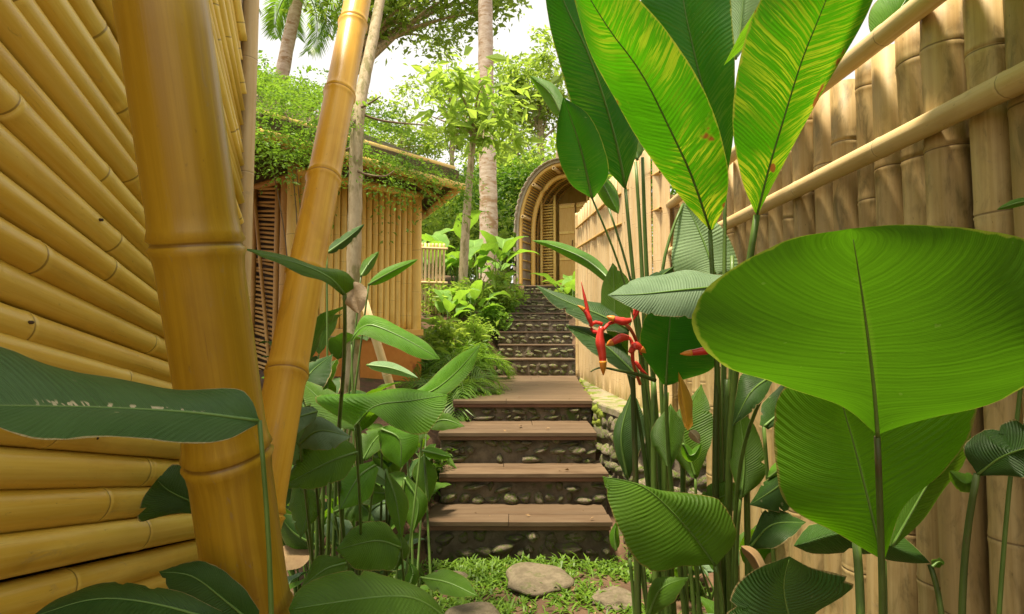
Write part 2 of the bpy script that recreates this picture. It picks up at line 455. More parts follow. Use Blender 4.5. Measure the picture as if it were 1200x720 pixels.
MAT['leaf_streaked'] = m_leaf('leaf_streaked', (.024, .125, .004), (.052, .20, .006), (.09, .38, .003), veins=70, spec=.3, sweep=.5, varieg=.95, vcol=(.42, .48, .02), tf=.5, rough=.38, rib=(.05, .10, .015), spots=.25, edge=(.42, .40, .05), vein_amt=.12, bump=.18, burn=.95)
MAT['leaf_helic'] = m_leaf('leaf_helic', (.012, .085, .006), (.027, .14, .008), (.05, .27, .006), veins=60, sweep=.5, varieg=.25, vcol=(.20, .36, .03), tf=.38, rough=.30, rib=(.10, .22, .04), spots=.5, edge=(.40, .42, .06), vein_amt=.12, bump=.18)
MAT['leaf_bg'] = m_leaf('leaf_bg', (.13, .29, .035), (.21, .40, .07), (.38, .68, .05), veins=24, sweep=.8, tf=.42, spots=.05, rough=.42)
MAT['fol_tree'] = m_foliage('fol_tree', (.10, .17, .018), (.21, .32, .04), (.46, .64, .07), tf=.5)
MAT['fol_lime'] = m_foliage('fol_lime', (.15, .27, .02), (.28, .42, .05), (.52, .74, .09), tf=.5)
MAT['fol_deep'] = m_foliage('fol_deep', (.05, .12, .012), (.12, .24, .025), (.22, .42, .03))
MAT['fol_fern'] = m_foliage('fol_fern', (.08, .18, .014), (.17, .32, .03), (.30, .52, .04), tf=.45)
MAT['fol_grass'] = m_foliage('fol_grass', (.065, .14, .010), (.16, .28, .022), (.24, .40, .02), tf=.3)
MAT['fol_palm'] = m_foliage('fol_palm', (.08, .19, .015), (.18, .33, .035), (.30, .54, .04), rough=.4)

# ------------------------------------------------------------------ bamboo
def bamboo_mesh(name, L, r0, r1, nodes, mat, sides=18, bend=0.0, seed=0, swell=.055):
    """culm along +Z from 0 to L; nodes are heights of the swollen joints"""
    rg = random.Random(seed)
    zs = {0.0: (1, 0), L: (1, 0)}
    k = max(2, int(L / .22))
    for i in range(1, k):
        zs[L * i / k] = (1, 0)
    for z in nodes:
        for dz, m, a in ((-.030, 1.0, 0), (-.014, 1 + swell * .35, .0), (-.0055, 1 + swell, .35), (-.0012, 1 + swell * .15, 1.0), (.0012, 1 + swell * .1, 1.0), (.0055, 1 + swell * .9, .45), (.016, 1 + swell * .3, .12), (.034, 1.0, 0)):
            s = max(.6, min(2.0, r0 / .05))
            zz = z + dz * s
            if 0 < zz < L: zs[zz] = (m, a)
    keys = sorted(zs)
    ph = rg.uniform(0, 6.28)
    V, F, A, UV = [], [], [], []
    for z in keys:
        m, a = zs[z]
        f = z / L
        r = (r0 + (r1 - r0) * f) * m * (1 + .008 * math.sin(z * 9 + ph))
        bx = bend * math.sin(math.pi * f) * math.cos(ph); by = bend * math.sin(math.pi * f) * math.sin(ph)
        for s in range(sides):
            an = 2 * math.pi * s / sides
            V.append((bx + r * math.cos(an), by + r * math.sin(an), z + (.05 * r0 * math.sin(an + z * 7) + .03 * r0 * math.sin(2 * an + z * 3) if .02 < f < .98 else 0))); A.append(a); UV.append((s / sides, z))
    n = len(keys)
    for i in range(n - 1):
        for s in range(sides):
            s2 = (s + 1) % sides
            F.append((i * sides + s, i * sides + s2, (i + 1) * sides + s2, (i + 1) * sides + s))
    # open hollow ends: a short inner wall
    for base, z, r, flip in ((0, 0, r0, True), ((n - 1) * sides, L, r1, False)):
        b2 = len(V)
        for s in range(sides):
            an = 2 * math.pi * s / sides
            V.append((r * .78 * math.cos(an), r * .78 * math.sin(an), z)); A.append(.6); UV.append((s / sides, z))
        b3 = len(V)
        dz = min(.05, L * .2) * (1 if flip else -1)
        for s in range(sides):
            an = 2 * math.pi * s / sides
            V.append((r * .78 * math.cos(an), r * .78 * math.sin(an), z + dz)); A.append(1); UV.append((s / sides, z))
        for s in range(sides):
            s2 = (s + 1) % sides
            f1 = (base + s, base + s2, b2 + s2, b2 + s); f2 = (b2 + s, b2 + s2, b3 + s2, b3 + s)
            F.append(f1[::-1] if flip else f1); F.append(f2[::-1] if flip else f2)
        cap = tuple(b3 + s for s in range(sides))
        F.append(cap[::-1] if flip else cap)
    me = mesh(name, V, F, mat, True, UV, {'node': A})
    for p in me.polygons:
        if len(p.vertices) > 4: p.use_smooth = False
    return me
def along(p0, p1, spin=0.0):
    d = (Vector(p1) - Vector(p0))
    q = Vector((0, 0, 1)).rotation_difference(d.normalized())
    return Matrix.Translation(p0) @ q.to_matrix().to_4x4() @ Matrix.Rotation(spin, 4, 'Z')
def node_list(L, gap, off, rg=rnd, var=.12):
    out, z = [], off
    while z < L - .02:
        if z > .02: out.append(z)
        z += gap * rg.uniform(1 - var, 1 + var)
    return out
def pole(name, p0, p1, r0, r1, mat, parent=None, gap=.34, off=None, sides=18, bend=0.0, nodes=None):
    L = (Vector(p1) - Vector(p0)).length
    if nodes is None: nodes = node_list(L, gap, rnd.uniform(.05, gap) if off is None else off)
    me = bamboo_mesh(name, L, r0, r1, nodes, mat, sides, bend, rnd.random())
    M = along(p0, p1, rnd.uniform(0, 6.28))
    if parent is not None:
        t = Vector((0, 0, 0)); q = parent
        while q is not None:
            t += q.location; q = q.parent
        M = Matrix.Translation(-t) @ M
    return link(name, me, parent, M=M)

# ------------------------------------------------------------------ leaves
def grid_leaf(name, mid, Lc, Rc, mat, nv=6, bulge=0.0, ripple=0.0, freq=3.0, phase=0.0, cup=0.0, tears=0):
    """blade from three curves of equal length (numpy n x 3): midrib and the two margins"""
    n = len(mid)
    V, UV = [], []
    rg = random.Random(int(phase * 1e5) + n)
    cut = {}
    for s in (-1, 1):
        w1, w2 = rg.uniform(0, 6), rg.uniform(0, 6)
        for i in range(n): cut[(s, i)] = 1 - (.022 * (1 + math.sin(i * .9 + w1)) * rg.random() + .012 * (1 + math.sin(i * .37 + w2))) * (1 if tears else .25)
        for _ in range(tears):
            if rg.random() < .7: cut[(s, rg.randrange(max(2, n // 5), n - 3))] = rg.uniform(.66, .9)
    for i in range(n):
        u = i / (n - 1)
        t = mid[min(i + 1, n - 1)] - mid[max(i - 1, 0)]
        wv = Rc[i] - Lc[i]
        nrm = np.cross(t, wv); ln = np.linalg.norm(nrm)
        nrm = nrm / ln if ln > 1e-9 else np.array([0, 0, 1.0])
        if nrm[1] > 0: nrm = -nrm            # towards the camera side
        for k in range(-nv, nv + 1):
            a = abs(k) / nv
            e = Lc[i] if k < 0 else Rc[i]
            if a > .8: e = mid[i] + (e - mid[i]) * cut[(-1 if k < 0 else 1, i)]
            p = mid[i] * (1 - a) + e * a
            w = np.linalg.norm(e - mid[i])
            p = p + nrm * (bulge * w * 4 * a * (1 - a))
            p = p + nrm * (ripple * w * a * a * math.sin(freq * 6.28 * u + phase + (1.3 if k < 0 else 0)))
            p = p + nrm * cup * w * a * a
            V.append(p); UV.append((u, k / nv))
    m = 2 * nv + 1
    F = [(i * m + k, i * m + k + 1, (i + 1) * m + k + 1, (i + 1) * m + k) for i in range(n - 1) for k in range(m - 1)]
    return mesh(name, V, F, mat, True, UV)

def hl(plant, mid, L, R_, d0, d1, mat, eL=.06, eR=.06, bulge=.10, ripple=.05, freq=2.3, name='leaf', rib=True, n=34, ribw=None, label=None, cup=0.0):
    """leaf traced base -> tip: midrib and both margins in photo pixels, standing d0 .. d1 metres away; eL, eR bend the margins away (+) or forward (-)"""
    def curve(pts, e):
        c = catmull([(x, y) for x, y in pts], n)
        out = []
        for i, (x, y) in enumerate(c):
            t = i / (n - 1)
            out.append(np.array(P(x, y, d0 + (d1 - d0) * t + e * math.sin(math.pi * min(1, t * 1.02)) ** .8)))
        return np.array(out)
    M, A, B = curve(mid, 0), curve(L, eL), curve(R_, eR)
    ph = rnd.uniform(0, 6.28)
    o = wlink(name, grid_leaf(name, M, A, B, mat, 6, bulge, ripple, freq, ph, cup, 2 if mat in (MAT['leaf_dark'], MAT['leaf_mid'], MAT['leaf_grey']) else 0), plant)
    if label: o['label'] = label
    if rib:
        w = ribw or .0026 * (d0 + d1) / 2
        off = np.array([0, -.0012, 0])
        wlink('midrib', tube('midrib', [Vector(p + off) for p in M[::4]], [w, w * .75, w * .45, w * .15], MAT['rib'] if mat not in (MAT['leaf_streaked'],) else MAT['stalk'], 6, 22), o)
    return o
def ql(plant, mid, w, d0, d1, mat, skew=0.0, **kw):
    """narrow leaf traced by its midrib and greatest half width in pixels"""
    c = catmull(mid, 12)
    L, R_ = [], []
    for i, p in enumerate(c):
        t = i / 11
        g = w * (math.sin(math.pi * min(1, t ** .75)) ** .75 if 0 < t < 1 else 0)
        d = c[min(i + 1, 11)] - c[max(i - 1, 0)]
        d = d / (np.linalg.norm(d) + 1e-9)
        q = np.array([-d[1], d[0]])
        L.append(tuple(p + q * g * (1 + skew))); R_.append(tuple(p - q * g * (1 - skew)))
    kw.setdefault('n', 20)
    return hl(plant, mid, L, R_, d0, d1, mat, **kw)
def st(plant, pts, r0, r1, mat='stalk', name='stalk', n=None):
    """stalk through (pixel x, pixel y, metres) points, or world Vectors"""
    w = [p if isinstance(p, Vector) else P(*p) for p in pts]
    return wlink(name, tube(name, w, [r0, (r0 + r1) / 2, r1], MAT[mat], 8, n or 24, smooth=0 if mat == 'bract' else 14), plant)
def root(x, y): return Vector((x, y, ground_z(x, y) - .03))

# generic broad-leaf variants: blade + stalk in the same local frame (stalk starts at the origin, leans to +X)
def broad_variant(seed, h, blade, width, lean, droop, mat, name='leaf'):
    rg = random.Random(seed)
    pts = []
    n1 = 7
    ang = math.pi / 2 - lean * .25
    p = np.array([0.0, 0, 0]); pts.append(p.copy())
    for i in range(n1):
        ang -= lean * .75 / n1
        p = p + np.array([math.cos(ang), 0, math.sin(ang)]) * h / n1; pts.append(p.copy())
    stalk = tube('stalk', [Vector(q) for q in pts], [.012 * (h + .4), .008 * (h + .4), .005 * (h + .4)], MAT['stalk'], 6, 10)
    n2 = 16
    mid = [p.copy()]
    for i in range(n2):
        ang -= droop / n2 * (1 + .6 * i / n2)
        p = p + np.array([math.cos(ang), 0, math.sin(ang)]) * blade / n2; mid.append(p.copy())
    mid = np.array(mid)
    A, B = mid.copy(), mid.copy()
    up = rg.uniform(.1, .5)
    for i in range(len(mid)):
        t = i / n2
        w = width * (math.sin(math.pi * t ** .72) ** .8 if 0 < t < 1 else 0)
        A[i] += np.array([-.10 * w, -w * math.cos(up), w * math.sin(up)])
        B[i] += np.array([-.10 * w, w * math.cos(up), w * math.sin(up)])
    me = grid_leaf(name, mid, A, B, mat, 4, rg.uniform(-.05, .15), .10, 2.5, rg.uniform(0, 6))
    return me, stalk
def broad_plant(name, x, y, variants, count, scale, label, cat='plant', group=None, spread=.06, seed=1, z=None, tilt=.15, arc=(0, 6.283)):
    rg = random.Random(seed)
    e = empty(name, (x, y, (ground_z(x, y) if z is None else z) - .02), 0, label, cat, group)
    for i in range(count):
        lm, sm = variants[rg.randrange(len(variants))]
        a = arc[0] + (arc[1] - arc[0]) * (i + rg.uniform(-.3, .3)) / count
        s = scale * rg.uniform(.7, 1.15)
        o = link('leaf', lm, e, (rg.uniform(-spread, spread), rg.uniform(-spread, spread), 0), (rg.uniform(-tilt, tilt), rg.uniform(-tilt, tilt), a), s)
        link('stalk', sm, o)
    return e

# palms: frond variants along +X
def frond_variant(seed, L, pairs, ll, lw, rise, droop, mat):
    rg = random.Random(seed)
    n = 20; ang = rise
    p = np.array([0.0, 0, 0]); c = [p.copy()]
    for i in range(n):
        ang -= droop / n * (1 + i / n)
        p = p + np.array([math.cos(ang), 0, math.sin(ang)]) * L / n; c.append(p.copy())
    c = np.array(c)
    V, F, T = [], [], []
    for k in range(pairs):
        t = .22 + .78 * k / (pairs - 1)
        i = min(n - 1, int(t * n)); f = t * n - i
        b = c[i] * (1 - f) + c[i + 1] * f
        d = c[i + 1] - c[i]; d /= np.linalg.norm(d)
        up = np.cross(np.array([0, 1.0, 0]), d) * -1
        for s in (-1, 1):
            l = ll * math.sin(math.pi * (.12 + .80 * (t - .2) / .8)) ** .6 * rg.uniform(.85, 1.1)
            fwd = .55 + .5 * (t - .2)
            dirv = d * fwd + np.array([0, s, 0]) * (1 - .25 * t) + up * rg.uniform(.05, .35)
            dirv /= np.linalg.norm(dirv)
            q0 = len(V)
            wv = np.cross(dirv, up); wv /= np.linalg.norm(wv) + 1e-9
            m1 = b + dirv * l * .45; m2 = b + dirv * l - np.array([0, 0, 1]) * l * rg.uniform(.15, .4)
            V += [b - wv * lw * .35, b + wv * lw * .35, m1 + wv * lw, m1 - wv * lw, m2]
            F += [(q0, q0 + 1, q0 + 2), (q0, q0 + 2, q0 + 3), (q0 + 3, q0 + 2, q0 + 4)]
            tv = rg.random(); T += [tv] * 5
    blade = np_mesh('frond', V, F, mat, True, {'tone': T})
    rach = tube('rachis', [Vector(q) for q in c[::4]], [.008 * L + .003, .005 * L + .002, .002], MAT['stalk'], 5, 12)
    return blade, rach
def palm_plant(name, x, y, variants, count, scale, label, group=None, seed=1, z=None, cat='palm', e=None, tilt=.3):
    rg = random.Random(seed)
    if e is None:
        e = empty(name, (x, y, (ground_z(x, y) if z is None else z) - .02), 0, label, cat, group)
        zz = 0
    else: zz = z
    for i in range(count):
        fm, rm = variants[rg.randrange(len(variants))]
        o = link('frond', fm, e, (rg.uniform(-.05, .05), rg.uniform(-.05, .05), zz), (rg.uniform(-tilt, tilt), rg.uniform(-tilt, tilt), i * 2.4 + rg.uniform(-.3, .3)), scale * rg.uniform(.75, 1.15))
        link('rachis', rm, o)
    return e

# many small leaves in one mesh
def leaf_cloud(name, pts, size, mat, seed=0, droop=.25, asp=.42, var=.35, dirs=None, tone_c=None):
    g = np.random.default_rng(seed)
    pts = np.asarray(pts, float); n = len(pts)
    d = g.normal(size=(n, 3)); d[:, 2] = d[:, 2] * .5 - droop
    if dirs is not None: d = d * .55 + dirs
    d /= np.linalg.norm(d, axis=1)[:, None]
    h = g.normal(size=(n, 3)); h[:, 2] += .9
    w = np.cross(d, h); w /= np.linalg.norm(w, axis=1)[:, None] + 1e-9
    up = np.cross(w, d)
    s = size * np.exp(g.normal(size=n) * var)[:, None]
    a = pts; c = pts + d * s - np.array([0, 0, 1]) * s * .10
    m = pts + d * s * .45
    b1 = m + w * s * asp * .5 + up * s * .08; b2 = m - w * s * asp * .5 + up * s * .08
    V = np.stack([a, b1, c, b2], 1).reshape(-1, 3)
    i = np.arange(n)[:, None] * 4
    F = np.concatenate([i + np.array([[0, 1, 2]]), i + np.array([[0, 2, 3]])])
    tone = g.random(n) if tone_c is None else np.clip(tone_c + g.normal(size=n) * .25, 0, 1)
    return np_mesh(name, V, F, mat, False, {'tone': np.repeat(tone, 4)})
def clumps(center, rad, nclump, per, spread, seed, shell=.55):
    """points gathered in clumps through an ellipsoid"""
    g = np.random.default_rng(seed)
    d = g.normal(size=(nclump, 3)); d /= np.linalg.norm(d, axis=1)[:, None]
    r = (shell + (1 - shell) * g.random(nclump)) ** .8 * g.choice([1, .75, 1.08], nclump)
    c = np.array(center) + d * r[:, None] * np.array(rad)
    k = g.integers(int(per * .5), int(per * 1.5), nclump)
    idx = np.repeat(np.arange(nclump), k)
    sp = spread * g.uniform(.6, 1.4, nclump)
    pts = c[idx] + g.normal(size=(len(idx), 3)) * sp[idx][:, None] * np.array([1, 1, .62])
    tone = np.clip(.45 + .55 * d[idx, 2] + .2 * g.normal(size=nclump)[idx], 0, 1)  # upper clumps toned lighter and lower ones darker, as if lit from above
    return c, pts, tone
def tree(name, base, top, r0, r1, crown_c, crown_r, nclump, per, spread, lsize, mat, label, seed, bark='bark', mids=(), limbs=14, shell=.55, sides=12, group=None, cat='tree', asp=.42):
    e = empty(name, base, 0, label, cat, group)
    b = Vector(base)
    pts = [b - Vector((0, 0, .1))] + [Vector(m) for m in mids] + [Vector(top)]
    tr = wlink('trunk', tube('trunk', pts, [r0 * 1.15, r0, r1], MAT[bark], sides, 10 * len(pts), jitter=.05), e)
    c, p, tone = clumps(crown_c, crown_r, nclump, per, spread, seed, shell)
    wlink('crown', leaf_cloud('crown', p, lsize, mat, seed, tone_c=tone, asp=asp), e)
    rg = random.Random(seed)
    for i in range(min(limbs, nclump)):
        q = Vector(c[rg.randrange(nclump)])
        s = Vector(top) if rg.random() < .6 else Vector(top).lerp(pts[-2], rg.uniform(.05, .35))
        mdl = s.lerp(q, .5) + Vector((rg.uniform(-.1, .1), rg.uniform(-.1, .1), rg.uniform(0, .25))) * (q - s).length
        wlink('limb', tube('limb', [s, mdl, q], [r1 * .6, r1 * .32, r1 * .12], MAT[bark], 6, 10), tr)
    return e
def shrub(name, x, y, z, rad, nclump, per, spread, lsize, mat, label, seed, group=None, cat='shrub', asp=.42):
    gz = ground_z(x, y) if z is None else z
    e = empty(name, (x, y, gz), 0, label, cat, group)
    c, p, tone = clumps((x, y, gz + rad[2] * .8), rad, nclump, per, spread, seed, .2)
    p = p[p[:, 2] > gz - .05]; tone = np.full(len(p), .5)
    wlink('foliage', leaf_cloud('foliage', p, lsize, mat, seed, droop=.1, tone_c=tone, asp=asp), e)
    rg = random.Random(seed)
    for i in range(5):
        q = Vector(c[rg.randrange(nclump)])
        wlink('stem', tube('stem', [Vector((x, y, gz - .03)), Vector((x, y, gz)).lerp(q, .5) + Vector((0, 0, .05)), q], [.014, .010, .004], MAT['branch'], 5, 8), e)
    return e
# ------------------------------------------------------------------ ground
def axis(lo, hi, fine_lo, fine_hi, step):
    a = list(np.arange(fine_lo, fine_hi + 1e-6, step)); s = step; x = fine_hi
    while x < hi:
        s *= 1.35; x += s; a.append(x)
    s = step; x = fine_lo
    while x > lo:
        s *= 1.35; x -= s; a.insert(0, x)
    return a
gx, gy = axis(-260, 260, -4, 4, .16), axis(-60, 420, -.6, 13, .16)
GV = [(x, y, ground_z(x, y)) for y in gy for x in gx]
nx = len(gx)
GF = [(j * nx + i, j * nx + i + 1, (j + 1) * nx + i + 1, (j + 1) * nx + i) for j in range(len(gy) - 1) for i in range(nx - 1)]
ground = link('ground', mesh('ground', GV, GF, MAT['soil']))
tag(ground, 'reddish brown garden soil rising beside the steps', kind='structure')

# ------------------------------------------------------------------ stone meshes
def stone_mesh(name, seed, mat, sub=2, ncut=10, lo=.24):
    import bmesh
    rg = random.Random(seed)
    bm = bmesh.new()
    bmesh.ops.create_icosphere(bm, subdivisions=sub, radius=.5)
    ph = [rg.uniform(0, 6.28) for _ in range(6)]
    cuts = [(Vector((rg.gauss(0, 1), rg.gauss(0, 1), rg.gauss(0, 1))).normalized(), rg.uniform(lo, .42)) for _ in range(ncut)]
    for v in bm.verts:
        c = v.co
        for nrm, d in cuts:
            e = c.dot(nrm) - d
            if e > 0: c -= nrm * e * .85
        n = c.normalized()
        c *= 1 + .07 * math.sin(n.x * 5 + ph[0]) + .06 * math.sin(n.y * 6 + ph[1]) + .06 * math.sin(n.z * 5 + ph[2])
        v.co = c
    me = bpy.data.meshes.new(name); bm.to_mesh(me); bm.free()
    me.polygons.foreach_set('use_smooth', [True] * len(me.polygons))
    me.materials.append(mat)
    return me
STONES = [stone_mesh('stone', 100 + i, MAT['stone']) for i in range(9)]

# ------------------------------------------------------------------ stairway
SD = [(3.67, .21, -.585, .665), (4.02, .436, -.54, .71), (4.30, .68, -.578, .672), (4.85, .86, -.53, .72),
      (7.66, 1.09, -.24, .90), (8.1, 1.283, -.20, .92), (8.5, 1.477, -.226, .95), (8.95, 1.67, -.19, .95), (9.4, 1.80, -.10, .95),
      (9.9, 1.955, -.02, .95), (10.4, 2.11, .06, .98), (10.9, 2.26, .16, 1.0), (11.4, 2.44, .25, 1.15)]
stairs = empty('stairway', (0, 3.67, 0), 0, 'wooden topped stone steps climbing between the bamboo walls', kind='structure')
rs = random.Random(21)
for i, (y, z, xa, xb) in enumerate(SD):
    zp = SD[i - 1][1] if i else 0.0
    yn = SD[i + 1][0] if i + 1 < len(SD) else y + 1.6
    near = i < 4
    th = .030 if near else .020
    ro = .055 if near else .022      # how far the riser stands back under the tread
    # mortar core, its top just under the boards
    cx, cy = (xa + xb) / 2, (y + ro + yn + .2) / 2
    sx, sy, sz = xb - xa - .03, yn + .2 - y - ro, z - th - (zp - .25)
    V, F = [], []
    nxx, nzz = 26, 7
    for r in range(nzz):
        for k in range(nxx):
            V.append((cx - sx / 2 + sx * k / (nxx - 1), y + ro + rs.uniform(-.016, .012), zp - .25 + sz * r / (nzz - 1)))
    for r in range(nzz - 1):
        for k in range(nxx - 1):
            F.append((r * nxx + k, r * nxx + k + 1, (r + 1) * nxx + k + 1, (r + 1) * nxx + k))
    b = len(V)
    V += [(cx - sx / 2, cy + sy / 2, zp - .25), (cx + sx / 2, cy + sy / 2, zp - .25), (cx + sx / 2, cy + sy / 2, z - th), (cx - sx / 2, cy + sy / 2, z - th)]
    tl, trr, bl, br = (nzz - 1) * nxx, nzz * nxx - 1, 0, nxx - 1
    F += [(br, b + 1, b + 2, trr), (b, bl, tl, b + 3), tuple([tl + k for k in range(nxx)] + [b + 2, b + 3])]
    step = wlink('step', mesh('step', V, F, MAT['mortar']), stairs)
    # field stones set into the riser
    zlo, zhi = zp - (.03 if i == 0 else 0), z - th - .012
    hs_ = [[.42, .38, .0], [.48, .36, .0], [.34, .32, .24]][i % 3] if near else [.46, .42]
    zz = zlo
    for rr_, fr in enumerate(hs_):
        hgt = (zhi - zlo) * fr
        x = xa + rs.uniform(0, .02)
        while x < xb - .03:
            w = rs.choice([.05, .07, .09, .11, .14, .18]) * rs.uniform(.8, 1.2) if near else rs.uniform(.08, .17)
            if fr == 0: break
            w = min(w, xb - x)
            hh = hgt * rs.uniform(.6, 1.15)
            if rs.random() > (.16 if near else .10):
                o = link('stone', STONES[rs.randrange(9)], step, (x + w / 2, y + ro + rs.uniform(-.008, .018), zz + hh / 2 + rs.uniform(-.012, .016)),
                         (rs.uniform(-.3, .3), rs.uniform(-.22, .22), rs.uniform(-.4, .4)), (w * 1.15, rs.uniform(.07, .12), hh * 1.2))
                o.location = Vector(o.location) - Vector(stairs.location) - Vector(step.location)
            x += w * rs.uniform(.94, 1.06)
        zz += hgt
    # boards
    d_end = yn + .13 if i != 3 else yn + .10
    wid = .165 if near else .15
    if i == 3: wid = .142
    nb = max(2, round((d_end - y) / wid)); wb = (d_end - y) / nb
    for k in range(nb):
        yy = y + wb * (k + .5)
        f = (yy - y) / max(.01, d_end - y)
        xa2, xb2 = xa, xb
        if i == 3: xa2, xb2 = xa + (.15) * f, xb + (.17) * f
        cuts = [xa2 + rs.uniform(-.012, .012), xb2 + rs.uniform(-.012, .012)]
        if near and rs.random() < .45: cuts.insert(1, xa2 + (xb2 - xa2) * rs.choice([.45, .52, .6, .38]))
        for ca, cb in zip(cuts, cuts[1:]):
            me = box_mesh('plank', cb - ca - .003, wb - .004, th, MAT['plank'], .003)
            o = wlink('plank', me, step)
            o.location = Vector(o.location) + Vector(((ca + cb) / 2, yy, z - th / 2 + rs.uniform(-.0012, .0012)))
            o.rotation_euler = (0, rs.uniform(-.0015, .0015), rs.uniform(-.002, .002))
    if not near: continue
    me = box_mesh('nosing', xb - xa - .02, .022, .028, MAT['nosing'], .003)
    o = wlink('nosing', me, step); o.location = Vector(o.location) + Vector(((xa + xb) / 2, y + .022, z - th - .0155))

# ------------------------------------------------------------------ stone retaining wall on the right
rw = empty('retaining_wall', (.95, 4.4, 0), 0, 'low rubble stone wall with mossy ledge right of the steps', 'wall')
top = [(.745, 4.80), (.93, 3.82), (1.30, 3.50), (1.42, 7.5), (.93, 7.5), (.84, 6.2)]
zt = .80
bot = [(x - .13, y - (.02 if y < 5 else 0)) for x, y in top]
V = [(x, y, -.15) for x, y in bot] + [(x, y, zt) for x, y in top]
n = len(top)
F = [(i, (i + 1) % n, n + (i + 1) % n, n + i) for i in range(n)] + [tuple(range(n, 2 * n))]
core = wlink('wall_core', mesh('wall_core', V, [f[::-1] for f in F], MAT['mortar'], False), rw)
def wall_pt(s, h):
    """point on the visible face, s metres along it, h up"""
    segs = [((.745, 4.80), (.93, 3.82)), ((.93, 3.82), (1.30, 3.50))]
    for a, b in segs:
        L = math.hypot(b[0] - a[0], b[1] - a[1])
        if s <= L or (a, b) == segs[-1]:
            f = s / L
            return Vector((a[0] + (b[0] - a[0]) * f - .13 * (1 - (h + .15) / (zt + .15)), a[1] + (b[1] - a[1]) * f, h)), math.atan2(b[1] - a[1], b[0] - a[0])
        s -= L
h = -.02
while h < zt - .06:
    hh = rs.uniform(.06, .13); s = rs.uniform(0, .04)
    while s < 1.42:
        w = rs.uniform(.05, .19)
        p, an = wall_pt(s + w / 2, h + hh / 2)
        o = link('stone', STONES[rs.randrange(9)], rw, p - Vector(rw.location), (rs.uniform(-.5, .5), rs.uniform(-.9, .9), an + rs.uniform(-.5, .5)), (w * 1.2, rs.uniform(.06, .15), hh * rs.uniform(.8, 1.25)))
        s += w * .98
    h += hh * .95
# ledge: uneven cap
V, F = [], []
lo = [(.715, 4.86), (.90, 3.79), (1.30, 3.46), (1.42, 7.5), (.915, 7.5), (.82, 6.2)]
dense = []
for i in range(n):
    a, b = lo[i], lo[(i + 1) % n]
    m = max(2, int(math.hypot(b[0] - a[0], b[1] - a[1]) / .07))
    for k in range(m):
        f = k / m
        dense.append((a[0] + (b[0] - a[0]) * f + rs.uniform(-.012, .012), a[1] + (b[1] - a[1]) * f + rs.uniform(-.01, .01)))
m = len(dense)
V = [(x, y, zt + .003) for x, y in dense] + [(x, y, zt + .045 + rs.uniform(-.006, .006)) for x, y in dense] + [(x + .02 * (1.1 - x), y + .004, zt + .06 + rs.uniform(-.004, .004)) for x, y in dense]
F = [(r * m + i, (r + 1) * m + i, (r + 1) * m + (i + 1) % m, r * m + (i + 1) % m) for r in range(2) for i in range(m)] + [tuple(range(2 * m, 3 * m))[::-1]]
wlink('ledge', mesh('ledge', V, F, MAT['ledge'], False), rw)
MOSS = [stone_mesh('moss', 300 + i, MAT['moss']) for i in range(4)]
mp = []
for k in range(90):
    s, hgt = abs(rs.gauss(0, .08)), rs.uniform(.1, .8)
    p, an = wall_pt(s + .02, hgt); mp.append((p + Vector((-.005, -.005, 0)), rs.uniform(.03, .10)))
for k in range(60):
    f = rs.random(); p = Vector((.735 + .16 * f, 4.95 + 2.3 * f, zt + .035)); mp.append((p + Vector((rs.uniform(-.02, .03), 0, 0)), rs.uniform(.03, .07)))
V, F = [], []
for p, s in mp:
    src = MOSS[rs.randrange(4)]; b = len(V)
    V += [tuple(Vector((v.co.x * s * 1.2, v.co.y * s, v.co.z * s * 1.1)) + p) for v in src.vertices]
    F += [tuple(b + q for q in pl.vertices) for pl in src.polygons]
mo = wlink('moss', mesh('moss', V, F, MAT['moss']), rw); mo['kind'] = 'stuff'
for mm in MOSS: bpy.data.meshes.remove(mm)

# ------------------------------------------------------------------ right fence, near panel
fx = 1.285
nf = empty('bamboo_fence', (fx, 2.0, 0), 0, 'tall weathered fence of thick upright bamboo with two rails on the right', 'fence')
FV = []
rf = random.Random(5)
for i in range(9):
    rr_ = rf.uniform(.052, .063)
    FV.append((bamboo_mesh('bamboo_pole', 2.50, rr_, rr_ * .93, node_list(2.5, .38, rf.uniform(.1, .38), rf, .2), MAT['fence_bamboo'], 18, rf.uniform(0, .012), i, .05), rr_))
o = wlink('shade_backing', box_mesh('shade_backing', .02, 4.6, 2.36, MAT['dark_board']), nf); o.location = Vector(o.location) + Vector((fx + .085, 1.8, 1.18))  # dark sheet standing in for shade in the gaps between poles
y = -.5
while y < 4.06:
    me, rr_ = FV[rf.randrange(9)]
    o = link('bamboo_pole', me, nf, (rf.uniform(-.008, .008), y + rr_ - 2.0, -.05 + rf.uniform(-.03, .02)), (rf.uniform(-.008, .008), rf.uniform(-.006, .006), rf.uniform(0, 6.28)))
    y += 2 * rr_ + rf.uniform(.006, .020)
for zr, r_ in ((2.40, .034), (2.045, .033)):
    pole('rail', (fx - .062 - r_, -.7, zr), (fx - .062 - r_, 4.12, zr + .02), r_ * 1.08, r_ * .92, MAT['pale_bamboo'], nf, gap=.46, sides=14)
